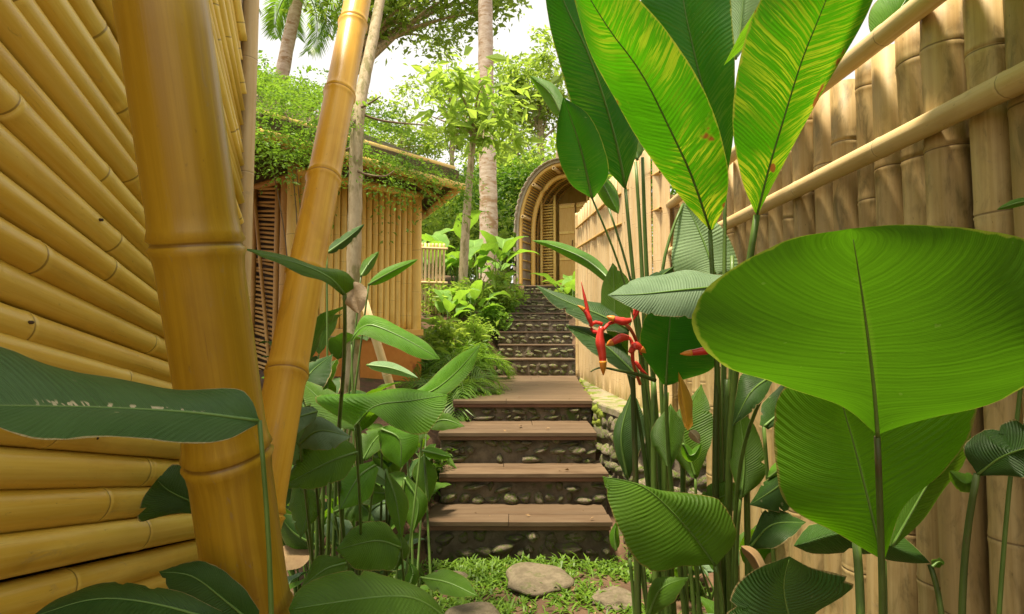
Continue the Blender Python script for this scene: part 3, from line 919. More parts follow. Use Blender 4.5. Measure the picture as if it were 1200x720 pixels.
# far panel of split bamboo on the ledge
ff = empty('split_bamboo_fence', (1.0, 5.6, .8), 0, 'pale fence of flat split bamboo slats on the stone ledge', 'fence')
line = catmull([(1.16, 4.10), (1.06, 4.42), (.955, 6.0), (.925, 7.5)], 60)
SV = [bamboo_mesh('slat', 2.30, .052, .050, node_list(2.3, .40, rf.uniform(.1, .4), rf, .2), MAT['slat_bamboo'], 14, 0, 40 + i, .03) for i in range(7)]
s = 0; seg = np.r_[0, np.cumsum(np.linalg.norm(np.diff(line, axis=0), axis=1))]
while s < seg[-1]:
    x = float(np.interp(s, seg, line[:, 0])); yy = float(np.interp(s, seg, line[:, 1]))
    x2 = float(np.interp(s + .05, seg, line[:, 0])); y2 = float(np.interp(s + .05, seg, line[:, 1]))
    an = math.atan2(y2 - yy, x2 - x + 1e-6)
    link('slat', SV[rf.randrange(7)], ff, (x - 1.0, yy - 5.6, .02 + rf.uniform(-.012, .012)), (rf.uniform(-.006, .006), rf.uniform(-.004, .004), an), (rf.uniform(.88, 1.0), .30, .905 + .095 * (yy - 4.1) / 3.4))
    s += rf.uniform(.088, .099)
for zr in (2.62, 2.90):
    for a, b in ((0, 22), (22, 59)):
        zz = lambda q: zr - .22 * (7.5 - line[q][1]) / 3.4
        pole('rail', Vector((line[a][0] - .035, line[a][1], zz(a))), Vector((line[b][0] - .035, line[b][1], zz(b))), .014, .014, MAT['dark_bamboo'], ff, sides=10)
pole('end_post', (.905, 7.54, .80), (.905, 7.54, 3.12), .030, .028, MAT['pale_bamboo'], ff, sides=12)
pole('joint_post', (1.20, 4.12, .0), (1.20, 4.12, 2.5), .048, .045, MAT['fence_bamboo'], nf, sides=14)

# ------------------------------------------------------------------ left wall of fanned bamboo
wx = -.93
bw = empty('bamboo_wall', (wx, 1.2, 0), 0, 'sloping wall of fanned glossy yellow bamboo poles on the left', 'wall')
y0s = [-1500, -1420, -1335, -1250, -1170, -1090, -1010, -930, -850, -770, -690, -620, -550, -470, -390, -310, -230, -150, -88, -36, 15, 66, 117, 166, 216, 270, 322, 368, 410, 452, 498, 548, 603, 656, 706, 756, 806, 856, 910, 970]
y2s = [-420, -380, -340, -300, -262, -226, -190, -155, -120, -85, -50, -20, 10, 42, 72, 102, 132, 164, 196, 226, 256, 284, 310, 334, 358, 382, 408, 434, 460, 488, 520, 552, 586, 620, 652, 680, 708, 738, 770, 806]
Da, Db = .96, 1.44
za = [EYE + (390 - q) / FPX * Da for q in y0s]
zb = [EYE + (390 - q) / FPX * Db for q in y2s]
yA, yB = .10, 1.83
for i in range(len(za)):
    sl = (zb[i] - za[i]) / (Db - Da)
    z0, z1 = za[i] + sl * (yA - Da), zb[i] + sl * (yB - Db)
    def rad(zl, k, sp): return sp
    j = min(i + 1, len(za) - 1); k = max(i - 1, 0)
    sa = (zb[j] - za[j]) / (Db - Da); sk = (zb[k] - za[k]) / (Db - Da)
    ga = abs((za[k] + sk * (yA - Da)) - (za[j] + sa * (yA - Da))) / max(1, j - k)
    gb = abs((zb[k] + sk * (yB - Db)) - (zb[j] + sa * (yB - Db))) / max(1, j - k)
    cs = 1 / math.sqrt(1 + sl * sl)
    ra, rb = max(.02, min(.055, ga * cs * .53)), max(.016, min(.045, gb * cs * .53))
    pole('bamboo_pole', (wx + rf.uniform(-.012, .010), yA, z0), (wx + rf.uniform(-.010, .010), yB, z1), ra * .985, rb * .985, MAT['wall_bamboo'], bw, gap=.50, sides=22, bend=.006)
peg = tube('peg', [Vector((0, 0, 0)), Vector((.007, 0, 0))], [.0035, .003], MAT['dark_board'], 8, 3)
for k in range(9):
    i = rf.randrange(8, len(za) - 4); yy = rf.uniform(.8, 1.5); sl = (zb[i] - za[i]) / (Db - Da)
    o = wlink('peg', peg, bw); o.location = Vector(o.location) + Vector((wx + .030, yy, za[i] + sl * (yy - Da) + rf.uniform(-.004, .012)))
back = box_mesh('shade_backing', .02, 2.0, 4.4, MAT['dark_board'])  # dark sheet added to keep light from leaking between the poles
o = wlink('shade_backing', back, bw); o.location = Vector(o.location) + Vector((wx - .075, .96, 1.6))
pole('edge_post', P(276, 420, 1.87) - Vector((0, 0, 1.5)), P(296, -60, 1.90), .030, .027, MAT['pale_bamboo'], bw, gap=.42, sides=18)
pole('edge_lath', P(264, 420, 1.84), P(283, -60, 1.86), .010, .009, MAT['lath'], bw, sides=8)

# unseen roof overhang added above the wall to darken the left foreground
ro_ = pole('shade_roof_beam', (wx + .10, -1.0, 3.02), (wx + .10, 1.9, 3.10), .05, .048, MAT['wall_bamboo'], bw, sides=14)
for k in range(7):
    yy = -.8 + k * .42
    pole('rafter', (wx + .15, yy, 3.09), (wx - .9, yy, 3.75), .03, .03, MAT['dark_bamboo'], bw, sides=10)
V = [(wx + .16, -1.05, 3.10), (wx + .16, 1.95, 3.16), (wx - 1.1, 1.95, 4.0), (wx - 1.1, -1.05, 3.95)]
V += [(x, y_, z + .14) for x, y_, z in V]
wlink('shade_roof_thatch', mesh('shade_roof_thatch', V, [(0, 1, 2, 3), (7, 6, 5, 4), (0, 4, 5, 1), (1, 5, 6, 2), (2, 6, 7, 3), (3, 7, 4, 0)], MAT['thatch'], False), bw)

# leaning posts
def leaning(name, p_top, p_bot, r0, r1, mat, label, node_px):
    d = (p_bot - p_top); f = (p_bot.z + .05) / (-d.z) if d.z else 0
    foot = p_bot + d * ((p_bot.z + .05) / abs(d.z))
    e = empty(name, (foot.x, foot.y, 0), 0, label, 'bamboo post')
    L = (p_top - foot).length
    nodes = []
    for (x, y_) in node_px:
        best = min(range(400), key=lambda q: abs(proj(foot.lerp(p_top, q / 399))[1] - y_)); nodes.append(best / 399 * L)
    lowest = min(nodes); k = lowest - .38
    while k > .05: nodes.append(k); k -= .36
    me = bamboo_mesh('culm', L, r0, r1, nodes, mat, 40, 0, 5, .11)
    link('culm', me, e, M=Matrix.Translation(-Vector(e.location)) @ along(foot, p_top, 1.0))
    return e
def proj(p):
    v = Vector(p) - Vector((0, 0, EYE)); z = v.dot(_F)
    return 600 + FPX * v.x / z, 360 - FPX * v.dot(_U) / z
leaning('leaning_bamboo_post', P(172, -120, .93), P(283, 640, 1.20), .084, .076, MAT['post_bamboo'], 'thick glossy yellow bamboo post leaning in the left foreground', [(0, 285), (0, 533)])
leaning('leaning_bamboo_post', P(440, -110, 2.55), P(328, 480, 1.50), .056, .052, MAT['orange_bamboo'], 'slimmer orange bamboo post leaning right behind the thick one', [(0, 436), (0, 322), (0, 209), (0, 112), (0, 30)])

# ------------------------------------------------------------------ bamboo shed
A, B, C = Vector((-2.185, 5.4, 0)), Vector((-1.13, 6.4, 0)), Vector((-3.75, 6.52, 0))
shed = empty('bamboo_shed', (-2.2, 5.9, .75), 0, 'small bamboo shed with creeper covered roof left of the steps', 'shed')
ZT, ZB = 3.06, 1.50
dAB = (B - A).normalized(); L = (B - A).length; nAB = Vector((dAB.y, -dAB.x, 0))
WV = [bamboo_mesh('wall_pole', ZT - ZB, .036, .034, node_list(1.56, .40, rf.uniform(.05, .4), rf, .25), MAT['shed_bamboo'], 12, .002, 70 + i, .04) for i in range(6)]
k = .09
while k < L - .08:
    p = A + dAB * k
    o = link('wall_pole', WV[rf.randrange(6)], shed, (p.x + 2.2, p.y - 5.9, ZB - .75), (0, 0, rf.uniform(0, 6)))
    k += .0745
up = lambda v, z: Vector((v.x, v.y, z))
pole('top_rail', up(A + nAB * .03, ZT + .02), up(B + nAB * .03 + dAB * .06, ZT + .02), .046, .044, MAT['shed_bamboo'], shed, sides=14)
pole('corner_post', up(A, .6), up(A, ZT + .08), .062, .058, MAT['shed_bamboo'], shed, gap=.5, sides=16)
pole('corner_post', up(B, .75), up(B, ZT + .05), .066, .062, MAT['shed_bamboo'], shed, gap=.55, sides=16)
pole('inner_post', up(A + dAB * -.0 + (C - A).normalized() * .13, .6), up(A + (C - A).normalized() * .13, ZT - .02), .05, .05, MAT['dark_bamboo'], shed, sides=12)
def slab(name, p, q, z0, z1, th, mat, parent, out, bev=.008):
    d = (q - p); me = box_mesh(name, d.length, th, z1 - z0, mat, bev)
    o = wlink(name, me, parent)
    c = (p + q) / 2 + out; o.location = Vector(o.location) + Vector((c.x, c.y, (z0 + z1) / 2)); o.rotation_euler = (0, 0, math.atan2(d.y, d.x)); return o
slab('sill_beam', A, B + dAB * .04, 1.425, 1.497, .16, MAT['door'], shed, nAB * .03)
slab('base_panel', A + dAB * .05, A + dAB * .70, .55, 1.39, .05, MAT['terracotta'], shed, nAB * .06)
slab('base_panel', A + dAB * .708, B + dAB * .03, .55, 1.39, .05, MAT['terracotta'], shed, nAB * .06)
slab('base_cap', A + dAB * .03, B + dAB * .05, 1.393, 1.420, .13, MAT['ledge'], shed, nAB * .07)
slab('wall_backing', A + dAB * .02, B - dAB * .02, 1.5, ZT, .02, MAT['dark_board'], shed, -nAB * .07)
# lattice face to the left
dAC = (C - A).normalized(); nAC = Vector((-dAC.y, dAC.x, 0)); nAC = nAC if nAC.y < 0 else -nAC
LC = (C - A).length
slab('lattice_backing', A + dAC * .15, C, .8, ZT - .02, .02, MAT['dark_board'], shed, -nAC * .06)
pole('top_rail', up(A + dAC * .1, ZT - .04), up(C, ZT - .04), .04, .04, MAT['dark_bamboo'], shed, sides=12)
sl_me = [bamboo_mesh('slat', .38, .014, .014, [rf.uniform(.1, .3)], MAT['dark_bamboo'], 8, 0, 90 + i, .05) for i in range(4)]
kk = .24
while kk + .40 < LC:
    fr = pole('panel_frame', up(A + dAC * kk + nAC * .02, .85), up(A + dAC * kk + nAC * .02, ZT - .08), .030, .028, MAT['dark_bamboo'], shed, sides=12)
    q0, q1 = up(A + dAC * (kk + .03) + nAC * .045, 1.0), up(A + dAC * (kk + .41) + nAC * .045, 2.95)
    pole('diagonal_brace', q0, q1, .019, .018, MAT['dark_bamboo'], shed, sides=10)
    z = .92
    while z < 2.96:
        p = A + dAC * (kk + .025)
        o = link('slat', sl_me[rf.randrange(4)], shed, M=Matrix.Translation(-Vector(shed.location)) @ along(up(p, z), up(p + dAC * .38, z + rf.choice([.06, .05, .07])), rf.uniform(0, 6)))
        z += .047
    kk += .44
# hipped roof
E0, E1, E2, E3, RG = Vector((-2.45, 3.55, 3.14)), Vector((-.55, 5.61, 3.14)), Vector((-1.95, 8.9, 3.14)), Vector((-5.2, 5.6, 3.14)), Vector((-3.3, 6.3, 4.42))
V = [E0, E1, E2, E3, RG] + [v - Vector((0, 0, .13)) for v in (E0, E1, E2, E3)] + [RG - Vector((0, 0, .16))]
F = [(0, 1, 4), (1, 2, 4), (2, 3, 4), (3, 0, 4), (6, 5, 9), (7, 6, 9), (8, 7, 9), (5, 8, 9), (5, 6, 1, 0), (6, 7, 2, 1), (7, 8, 3, 2), (8, 5, 0, 3)]
roof = wlink('roof', mesh('roof', V, F, MAT['thatch'], False), shed)
dn = Vector((0, 0, -.16))
pole('eave_pole', E0 + dn, E1 + dn + (E1 - E0).normalized() * .06, .042, .040, MAT['shed_bamboo'], roof, gap=.42, sides=14)
pole('eave_pole', E0 + Vector((-.07, .05, .03)), E1 + Vector((-.06, .02, .03)), .032, .030, MAT['shed_bamboo'], roof, gap=.42, sides=14)
pole('eave_pole', E1 + dn + Vector((0, 0, -.02)), E2 + dn, .040, .038, MAT['shed_bamboo'], roof, gap=.42, sides=14)
for f in (.25, .40, .55, .68, .80, .91):
    p = E0.lerp(E1, f) + Vector((0, 0, -.22)); q = p - nAB * 1.0 + Vector((0, 0, .38))
    pole('rafter', p, q, .026, .026, MAT['dark_bamboo'], roof, sides=10)
for f in (.15, .35, .55):
    p = E1.lerp(E2, f) + Vector((0, 0, -.21)); q = p + (RG - E1.lerp(E2, .5)).normalized() * 1.0
    pole('rafter', p, q, .026, .026, MAT['dark_bamboo'], roof, sides=10)
# a strip of tiles along the ridge end
for r_ in range(3):
    for k in range(9):
        f = .30 + .052 * r_; base = RG.lerp(E0, .10 + .05 * r_); side = (E1 - E0).normalized()
        me = box_mesh('roof_tile', .16, .20, .022, MAT['rooftile'], .006) if (r_ == 0 and k == 0) else tile_me
        tile_me = me
        p = base + side * (.17 * (k - 2)) + Vector((0, 0, .05 + .012 * (2 - r_)))
        o = wlink('roof_tile', me, roof); o.location = Vector(o.location) + p; o.rotation_euler = (-.35, 0, math.atan2(side.y, side.x))

# ------------------------------------------------------------------ far fence on the left
lf = empty('low_bamboo_fence', (-1.3, 9.2, 1.6), 0, 'short pale bamboo fence among plants beyond the shed', 'fence')
LFV = [bamboo_mesh('slat', 1.32, .024, .022, node_list(1.3, .35, .2, rf), MAT['slat_bamboo'], 8, 0, 120 + i, .04) for i in range(4)]
x = -2.3
while x < -1.12:
    link('slat', LFV[rf.randrange(4)], lf, (x + 1.3, rf.uniform(-.01, .01) + (x + 1.3) * .25, .05), (0, 0, rf.uniform(0, 6))); x += .060
for zr in (2.30, 2.88):
    pole('rail', (-2.35, 9.2 - .27 - .035, zr), (-1.09, 9.2 + .05 - .035, zr), .022, .020, MAT['slat_bamboo'], lf, sides=10)

# ------------------------------------------------------------------ arched gateway at the head of the steps
GZ = 2.50
gate = empty('arched_gateway', (1.04, 12.1, GZ), -R(26), 'arched bamboo gateway with shingled vault at the top of the steps', 'gateway')
gate.scale = (1.07, 1.07, 1.05)
def arch(w, leg, rise, n=40):
    pts = []
    for k in range(6): pts.append((-w, leg * k / 6))
    for k in range(n + 1):
        t = math.pi * (1 - k / n); pts.append((w * math.cos(t), leg + rise * math.sin(t) ** .92))
    for k in range(5, -1, -1): pts.append((w, leg * k / 6))
    return pts
def rib(name, w, leg, rise, y, r, mat, parent):
    me = tube(name, [Vector((x, y, z)) for x, z in arch(w, leg, rise, 16)], [r, r], MAT[mat], 10, 60)
    return link(name, me, parent)
def sheet(name, w, leg, rise, ya, yb, th, mat, parent):
    a, b = arch(w, leg, rise, 30), arch(w + th, leg, rise + th, 30); n = len(a)
    V = [(x, ya, z) for x, z in a] + [(x, yb, z) for x, z in a] + [(x, ya, z) for x, z in b] + [(x, yb, z) for x, z in b]
    F = []
    for i in range(n - 1):
        F += [(i, i + 1, n + i + 1, n + i), (2 * n + i, 3 * n + i, 3 * n + i + 1, 2 * n + i + 1), (i, 2 * n + i, 2 * n + i + 1, i + 1), (n + i, n + i + 1, 3 * n + i + 1, 3 * n + i)]
    return link(name, mesh(name, V, F, MAT[mat], False), parent)
vault = sheet('vault', .93, 1.25, 1.40, 0, 2.3, .05, 'shingle', gate)
# shingles lapping over the front of the vault
a = arch(.995, 1.25, 1.465, 60)
sh = box_mesh('shingle', .085, .16, .018, MAT['shingle'], .004)
for row in range(5):
    for i in range(1, len(a) - 1):
        if i < 6 and False: continue
        (x, z), (x0, z0), (x1, z1) = a[i], a[i - 1], a[i + 1]
        an = math.atan2(z1 - z0, x1 - x0)
        link('shingle', sh, vault, (x + rf.uniform(-.004, .004), .02 + row * .13 - .03 + (i % 2) * .03, z + .006 * row * 0), (.06, -an, 0))
rib('front_rib', .90, 1.25, 1.36, .06, .040, 'door', gate)
rib('main_rib', .73, 1.22, 1.22, .34, .052, 'door', gate)
for k, yy in enumerate((.62, .92, 1.22, 1.52, 1.85)):
    rib('ceiling_rib', .87, 1.25, 1.33, yy, .028, 'door', gate)
# lengthwise slats under the vault, ends showing
ap = arch(.905, 1.25, 1.375, 64)
pv = bamboo_mesh('purlin', 2.2, .017, .017, [.3, .8, 1.3, 1.8], MAT['shed_bamboo'], 8, 0, 3)
for i in range(0, len(ap)):
    x, z = ap[i]
    link('purlin', pv, gate, (x, .05, z), (-math.pi / 2, 0, 0))
for i in (8, 14, 20, 26, 32):
    x, z = arch(.82, 1.24, 1.29, 30)[min(i, 41)]
    pole_me = bamboo_mesh('tie_pole', .55, .038, .036, [.2], MAT['pale_bamboo'], 10, 0, i)
    link('tie_pole', pole_me, gate, (x, -.06, z), (-math.pi / 2, 0, 0))
# end wall with two doors and slatted side lights
back = arch(.86, 1.25, 1.33, 30)
link('end_wall', mesh('end_wall', [(x, 1.62, z) for x, z in back] + [(x, 1.66, z) for x, z in back], [tuple(range(len(back)))[::-1], tuple(range(len(back), 2 * len(back)))] + [(i, i + 1, len(back) + i + 1, len(back) + i) for i in range(len(back) - 1)], MAT['shed_bamboo'], False), gate)
sm = bamboo_mesh('slat', .30, .020, .020, [.15], MAT['shed_bamboo'], 8, 0, 9)
for sx in (-.70, .40):
    for k in range(30):
        link('slat', sm, gate, (sx, .80, .10 + k * .064), (0, math.pi / 2, 0))
for sx in (-.71, -.39, .39, .71):
    pm = bamboo_mesh('jamb', 2.15, .034, .032, [.5, 1.0, 1.5], MAT['shed_bamboo'], 10, 0, 4)
    link('jamb', pm, gate, (sx, .76, 0))
def door(x, ang, sgn):
    d = link('door', box_mesh('door', .36, .04, 1.95, MAT['door'], .006), gate, (x, .9, .99), (0, 0, ang))
    for zz in (-.9, -.3, .3, .9):
        link('door_rail', box_mesh('door_rail', .34, .02, .06, MAT['shed_bamboo'], .004), d, (0, -.031, zz))
    link('handle', tube('handle', [Vector((sgn * .13, -.03, -.12)), Vector((sgn * .13, -.07, -.05)), Vector((sgn * .13, -.07, .05)), Vector((sgn * .13, -.03, .12))], [.010, .010], MAT['dark_board'], 6, 10), d)
door(-.14, .12, 1); door(.25, -.25, -1)
link('finial', tube('finial', [Vector((-.02, .05, 2.70)), Vector((0, .02, 2.86)), Vector((.02, 0, 3.02))], [.05, .06, .01], MAT['dry_leaf'], 8, 8), gate)
# ------------------------------------------------------------------ background trees
LT = MAT
# slender tree in front of the shed; its crown hangs over the path
b0 = P(412, 470, 4.1); b0.z = ground_z(b0.x, b0.y)
tree('slender_tree', b0, P(462, -90, 5.2), .050, .034, P(462, -150, 5.3), (1.0, .8, .75), 45, 90, .18, .08, MAT['fol_tree'],
     'slender pale trunked tree standing before the bamboo shed', 31, mids=[P(413, 400, 4.1), P(416, 250, 4.1), P(420, 135, 4.15), P(438, 40, 4.5)], limbs=18)
sl = bpy.data.objects['slender_tree']
tw = [c for c in sl.children if c.name.startswith('trunk')][0]
for pts in ([(418, 128, 4.15), (432, 122, 4.1), (446, 113, 4.05)], [(418, 132, 4.15), (450, 142, 4.2), (500, 147, 4.4)], [(414, 195, 4.1), (424, 203, 4.05), (450, 207, 4.0), (462, 200, 4.0)], [(415, 172, 4.1), (400, 178, 4.05), (385, 190, 4.0)], [(417, 140, 4.1), (405, 155, 4.0), (395, 160, 3.9)]):
    w = [P(*p) for p in pts]; wlink('twig', tube('twig', w, [.011, .008, .004], MAT['branch'], 6, 12), tw)
cb_ = P(395, 250, 15.5); cb_.z = ground_z(cb_.x, cb_.y)
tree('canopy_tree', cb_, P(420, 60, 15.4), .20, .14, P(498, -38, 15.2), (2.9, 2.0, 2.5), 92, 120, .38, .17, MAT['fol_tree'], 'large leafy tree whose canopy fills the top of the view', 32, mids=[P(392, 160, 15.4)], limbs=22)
# tall palm trunk behind
base = P(572, 330, 13.0); base.z = ground_z(base.x, base.y)
tp = P(568, -330, 13.4)
t1 = empty('tall_palm', base, 0, 'tall palm with mottled pale trunk left of the gateway', 'palm')
V = [base - Vector((0, 0, .2)), P(573, 290, 13), P(571, 160, 13.05), P(569, 40, 13.2), tp]
wlink('trunk', tube('trunk', V, [.24, .20, .175, .165, .14], MAT['palm_bark'], 16, 70, jitter=.04), t1)
FR = [frond_variant(200 + i, 3.2, 46, .75, .022, 1.0, 1.9, MAT['fol_palm']) for i in range(3)]
palm_plant('', 0, 0, FR, 14, 1.0, None, seed=4, z=tp.z - base.z, e=t1, tilt=.35)
for f in [c for c in t1.children if c.name.startswith('frond')]: f.location.x += tp.x - base.x; f.location.y += tp.y - base.y
# coconut palm at the upper left
cb = P(333, 200, 15); cb.z = ground_z(cb.x, cb.y); ct = P(352, -15, 14.6)
t2 = empty('coconut_palm', cb, 0, 'coconut palm with drooping fronds behind the shed roof', 'palm')
wlink('trunk', tube('trunk', [cb - Vector((0, 0, .2)), P(326, 140, 15), P(334, 70, 14.8), ct], [.27, .23, .19, .15], MAT['palm_bark'], 14, 40, jitter=.03), t2)
FR2 = [frond_variant(210 + i, 2.9, 50, .70, .020, .75, 2.0, MAT['fol_palm']) for i in range(3)]
palm_plant('', 0, 0, FR2, 15, .8, None, seed=9, z=ct.z - cb.z, e=t2, tilt=.3)
for f in [c for c in t2.children if c.name.startswith('frond')]: f.location.x += ct.x - cb.x; f.location.y += ct.y - cb.y
# young lime-leaved tree by the palm trunk
yb = P(541, 330, 9.6); yb.z = ground_z(yb.x, yb.y)
tree('young_tree', yb, P(556, 150, 9.6), .075, .05, P(560, 128, 9.4), (1.05, .9, .95), 30, 24, .20, .23, MAT['fol_lime'], 'young forked tree with lime green leaves before the palm', 41, bark='bark', mids=[P(545, 280, 9.6), P(551, 200, 9.6)], limbs=16, shell=.15, asp=.34)
# far sparse tree right of the palm
fb = P(640, 330, 27); fb.z = ground_z(fb.x, fb.y)
tree('far_tree', fb, P(632, 130, 27), .22, .13, P(628, 105, 27), (2.5, 2.0, 2.9), 60, 75, .40, .26, MAT['fol_tree'], 'tall sparse tree far beyond the gateway', 51, mids=[P(636, 240, 27)], limbs=18, shell=.3)
for i, (px, py, d, rx, rz_, lab) in enumerate([(470, 165, 33, 3.4, 3.2, 'pale distant tree above the shed roof'), (530, 130, 36, 3.2, 3.6, 'pale distant tree left of the tall palm trunk'), (605, 150, 38, 3.0, 3.4, 'pale distant tree right of the tall palm trunk')]):
    c = P(px, py, d); bz = ground_z(c.x, d)
    tree('distant_tree', Vector((c.x, c.y, bz)), c + Vector((0, 0, -.5)), .20, .11, c, (rx, rx * .7, rz_), 46, 62, .42, .27, MAT['fol_tree'], lab, 90 + i, limbs=14, shell=.3, group='distant trees beyond the garden')
specs = [(455, 30, 22, 280, 2.8, 2.0, 'fol_tree', 'broad green tree behind the shed roof'), (520, 25, 20, 272, 2.4, 1.9, 'fol_tree', 'leafy tree between the shed and the palm trunk'),
         (592, 24, 19, 258, 2.3, 2.0, 'fol_deep', 'dense dark green tree behind the gateway'), (650, 26, 20, 240, 2.6, 2.2, 'fol_tree', 'green tree rising right behind the gateway vault'),
         (375, 25, 20, 215, 3.0, 2.4, 'fol_tree', 'tree crown showing above the left end of the shed'), (740, 27, 22, 235, 3.0, 2.6, 'fol_deep', 'tree hidden behind the pale split fence'),
         (575, 34, 30, 215, 2.6, 2.2, 'fol_tree', 'distant tree left of the far sparse one')]
for i, (px, yd, d, py, rx, rz_, mt, lab) in enumerate(specs):
    c = P(px, py, d); bz = ground_z(c.x, d)
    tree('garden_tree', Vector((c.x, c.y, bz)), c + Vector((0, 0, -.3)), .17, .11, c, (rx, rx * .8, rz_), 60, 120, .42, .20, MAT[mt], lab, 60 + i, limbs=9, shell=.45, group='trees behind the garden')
# leafy hedge mass closing the view
g = np.random.default_rng(3)
hp = []
for k in range(150):
    x = g.uniform(-12, 12); y = g.uniform(15, 18.5); z = ground_z(x, y) + g.uniform(.1, 2.3)
    hp.append(g.normal(size=(170, 3)) * np.array([.42, .42, .32]) + np.array([x, y, z]))
hp = np.concatenate(hp)
hedge = link('background_thicket', leaf_cloud('background_thicket', hp, .17, MAT['fol_tree'], 5))
tag(hedge, 'dense green thicket of leaves closing the slope behind the gateway', 'thicket', kind='stuff')

# ------------------------------------------------------------------ creeper over the shed roof
vine = empty('climbing_creeper', (-1.6, 4.9, 3.2), 0, 'lacy green creeper spilling over the shed roof', 'creeper')
def sprays(pts, dirs, n_leaf, L, seed):
    """pinnate sprays: leaflets in two rows along short drooping twigs"""
    g = np.random.default_rng(seed); out, dd = [], []
    for p, d in zip(pts, dirs):
        d = d / np.linalg.norm(d); side = np.cross(d, [0, 0, 1]); side /= np.linalg.norm(side) + 1e-9
        LL = L * g.uniform(.6, 1.3)
        for k in range(n_leaf):
            t = (k + .5) / n_leaf
            q = p + d * LL * t - np.array([0, 0, 1]) * LL * .55 * t * t
            for s in (-1, 1):
                w = LL * .30 * math.sin(math.pi * (.15 + .8 * t))
                for m in (.35, .75, 1.1):
                    out.append(q + side * s * w * m + g.normal(size=3) * .008); dd.append(side * s * .8 + d * .7)
    return np.array(out), np.array(dd)
g = np.random.default_rng(12)
P0, D0 = [], []
e0, e1, rg_ = np.array(E0), np.array(E1), np.array(RG)
for k in range(175):
    a_, b_ = g.random(), .06 + .94 * g.random() ** 1.2
    p = (e0 * (1 - a_) + e1 * a_) * (1 - b_ * .75) + rg_ * b_ * .75 + np.array([0, 0, .06 + .14 * g.random()])
    P0.append(p); D0.append(np.array([.72, -.66, .35]) + g.normal(size=3) * .5)
for k in range(80):                       # hanging below the eave
    a_ = g.random(); p = e0 * (1 - a_) + e1 * a_ + np.array([.03, -.03, .02 - .22 * g.random()])
    P0.append(p); D0.append(np.array([.5, -.5, -.5]) + g.normal(size=3) * .45)
pp, dd = sprays(P0, D0, 11, .42, 1)
wlink('foliage', leaf_cloud('foliage', pp, .027, MAT['fol_fern'], 2, dirs=dd, asp=.5, droop=0), vine)
for k in range(6):
    a_ = .1 + k / 12; p = E0.lerp(E1, a_) + Vector((0, 0, .05)); q = p.lerp(RG, .4) + Vector((0, 0, .04))
    wlink('stem', tube('stem', [p + Vector((.05, -.05, -.1)), p.lerp(q, .5) + Vector((.04, 0, .04)), q], [.006, .008, .010], MAT['branch'], 5, 10), vine)
# fern-like bush in front of the shed's left end
fb_ = empty('feathery_bush', P(350, 300, 4.3) * 1, 0, 'feathery green bush hanging before the dark end of the shed', 'bush')
fb_.location.z = ground_z(fb_.location.x, fb_.location.y)
P0, D0 = [], []
for k in range(105):
    x, y_ = g.uniform(292, 412), g.uniform(104, 192)
    if y_ > 150 + (abs(x - 345) < 45) * 40: y_ -= 30
    P0.append(np.array(P(x, y_, g.uniform(3.9, 4.7)))); D0.append(np.array([g.normal() * .8, -.5 + g.normal() * .4, .1 + g.normal() * .3]))
pp, dd = sprays(P0, D0, 11, .36, 6)
wlink('foliage', leaf_cloud('foliage', pp, .024, MAT['fol_fern'], 7, dirs=dd, asp=.5, droop=0), fb_)
r0_ = Vector(fb_.location)
for px, py in ((310, 150), (335, 130), (360, 140), (380, 125), (400, 150), (345, 170)):
    q = P(px, py, 4.3); wlink('stem', tube('stem', [r0_, r0_.lerp(q, .55) + Vector((0, .15, .1)), q], [.009, .006, .003], MAT['branch'], 6, 14), fb_)

# ------------------------------------------------------------------ planting along the steps
AR = [frond_variant(230 + i, .85, 24, .26, .0085, 1.25, 1.7, MAT['fol_palm']) for i in range(4)]
for i, (px, d, cnt, sc, lab) in enumerate([(531, 5.5, 24, .95, 'fine leaved palm clump just left of the landing'), (541, 6.9, 22, .95, 'fine leaved palm behind the landing clump'),
                                          (515, 6.9, 16, 1.0, 'small feather palm against the shed corner'), (546, 7.9, 15, .75, 'feather palm beside the first upper steps')]):
    x = (px - 600) / FPX * d
    palm_plant('feather_palm', x, d, AR, cnt, sc, lab, 'feather palms left of the steps', 300 + i)
BV = [broad_variant(400 + i, rnd.uniform(.5, .9), rnd.uniform(.55, .8), rnd.uniform(.13, .20), rnd.uniform(.3, .8), rnd.uniform(.6, 1.5), MAT['leaf_bg']) for i in range(5)]
for i, (px, d, cnt, sc, lab) in enumerate([(505, 9.9, 9, 1.15, 'broad leaved plant rising over the low fence'), (535, 10.4, 9, 1.2, 'broad leaved plant just left of the forked young tree'),
        (560, 10.8, 8, 1.0, 'leafy plant at the foot of the tall palm'), (583, 11.2, 9, 1.05, 'leafy plant between the palm and the gateway'), (524, 8.3, 8, .78, 'broad leaved plant in front of the low fence'),
        (555, 8.9, 9, .72, 'bright leafy plant above the feather palms'), (585, 10.2, 8, .62, 'round leaved plant below the tall palm trunk'), (480, 10.8, 8, 1.25, 'tall leafy plant behind the shed corner'),
        (668, 10.6, 7, .95, 'leafy plant right of the gateway doors'), (690, 9.6, 6, .9, 'leafy plant behind the end of the split fence')]):
    x = (px - 600) / FPX * d
    broad_plant('broad_leaf_plant', x, d, BV, cnt, sc, lab, 'plant', 'broad leaved plants up the slope', .06, 500 + i, z=None)
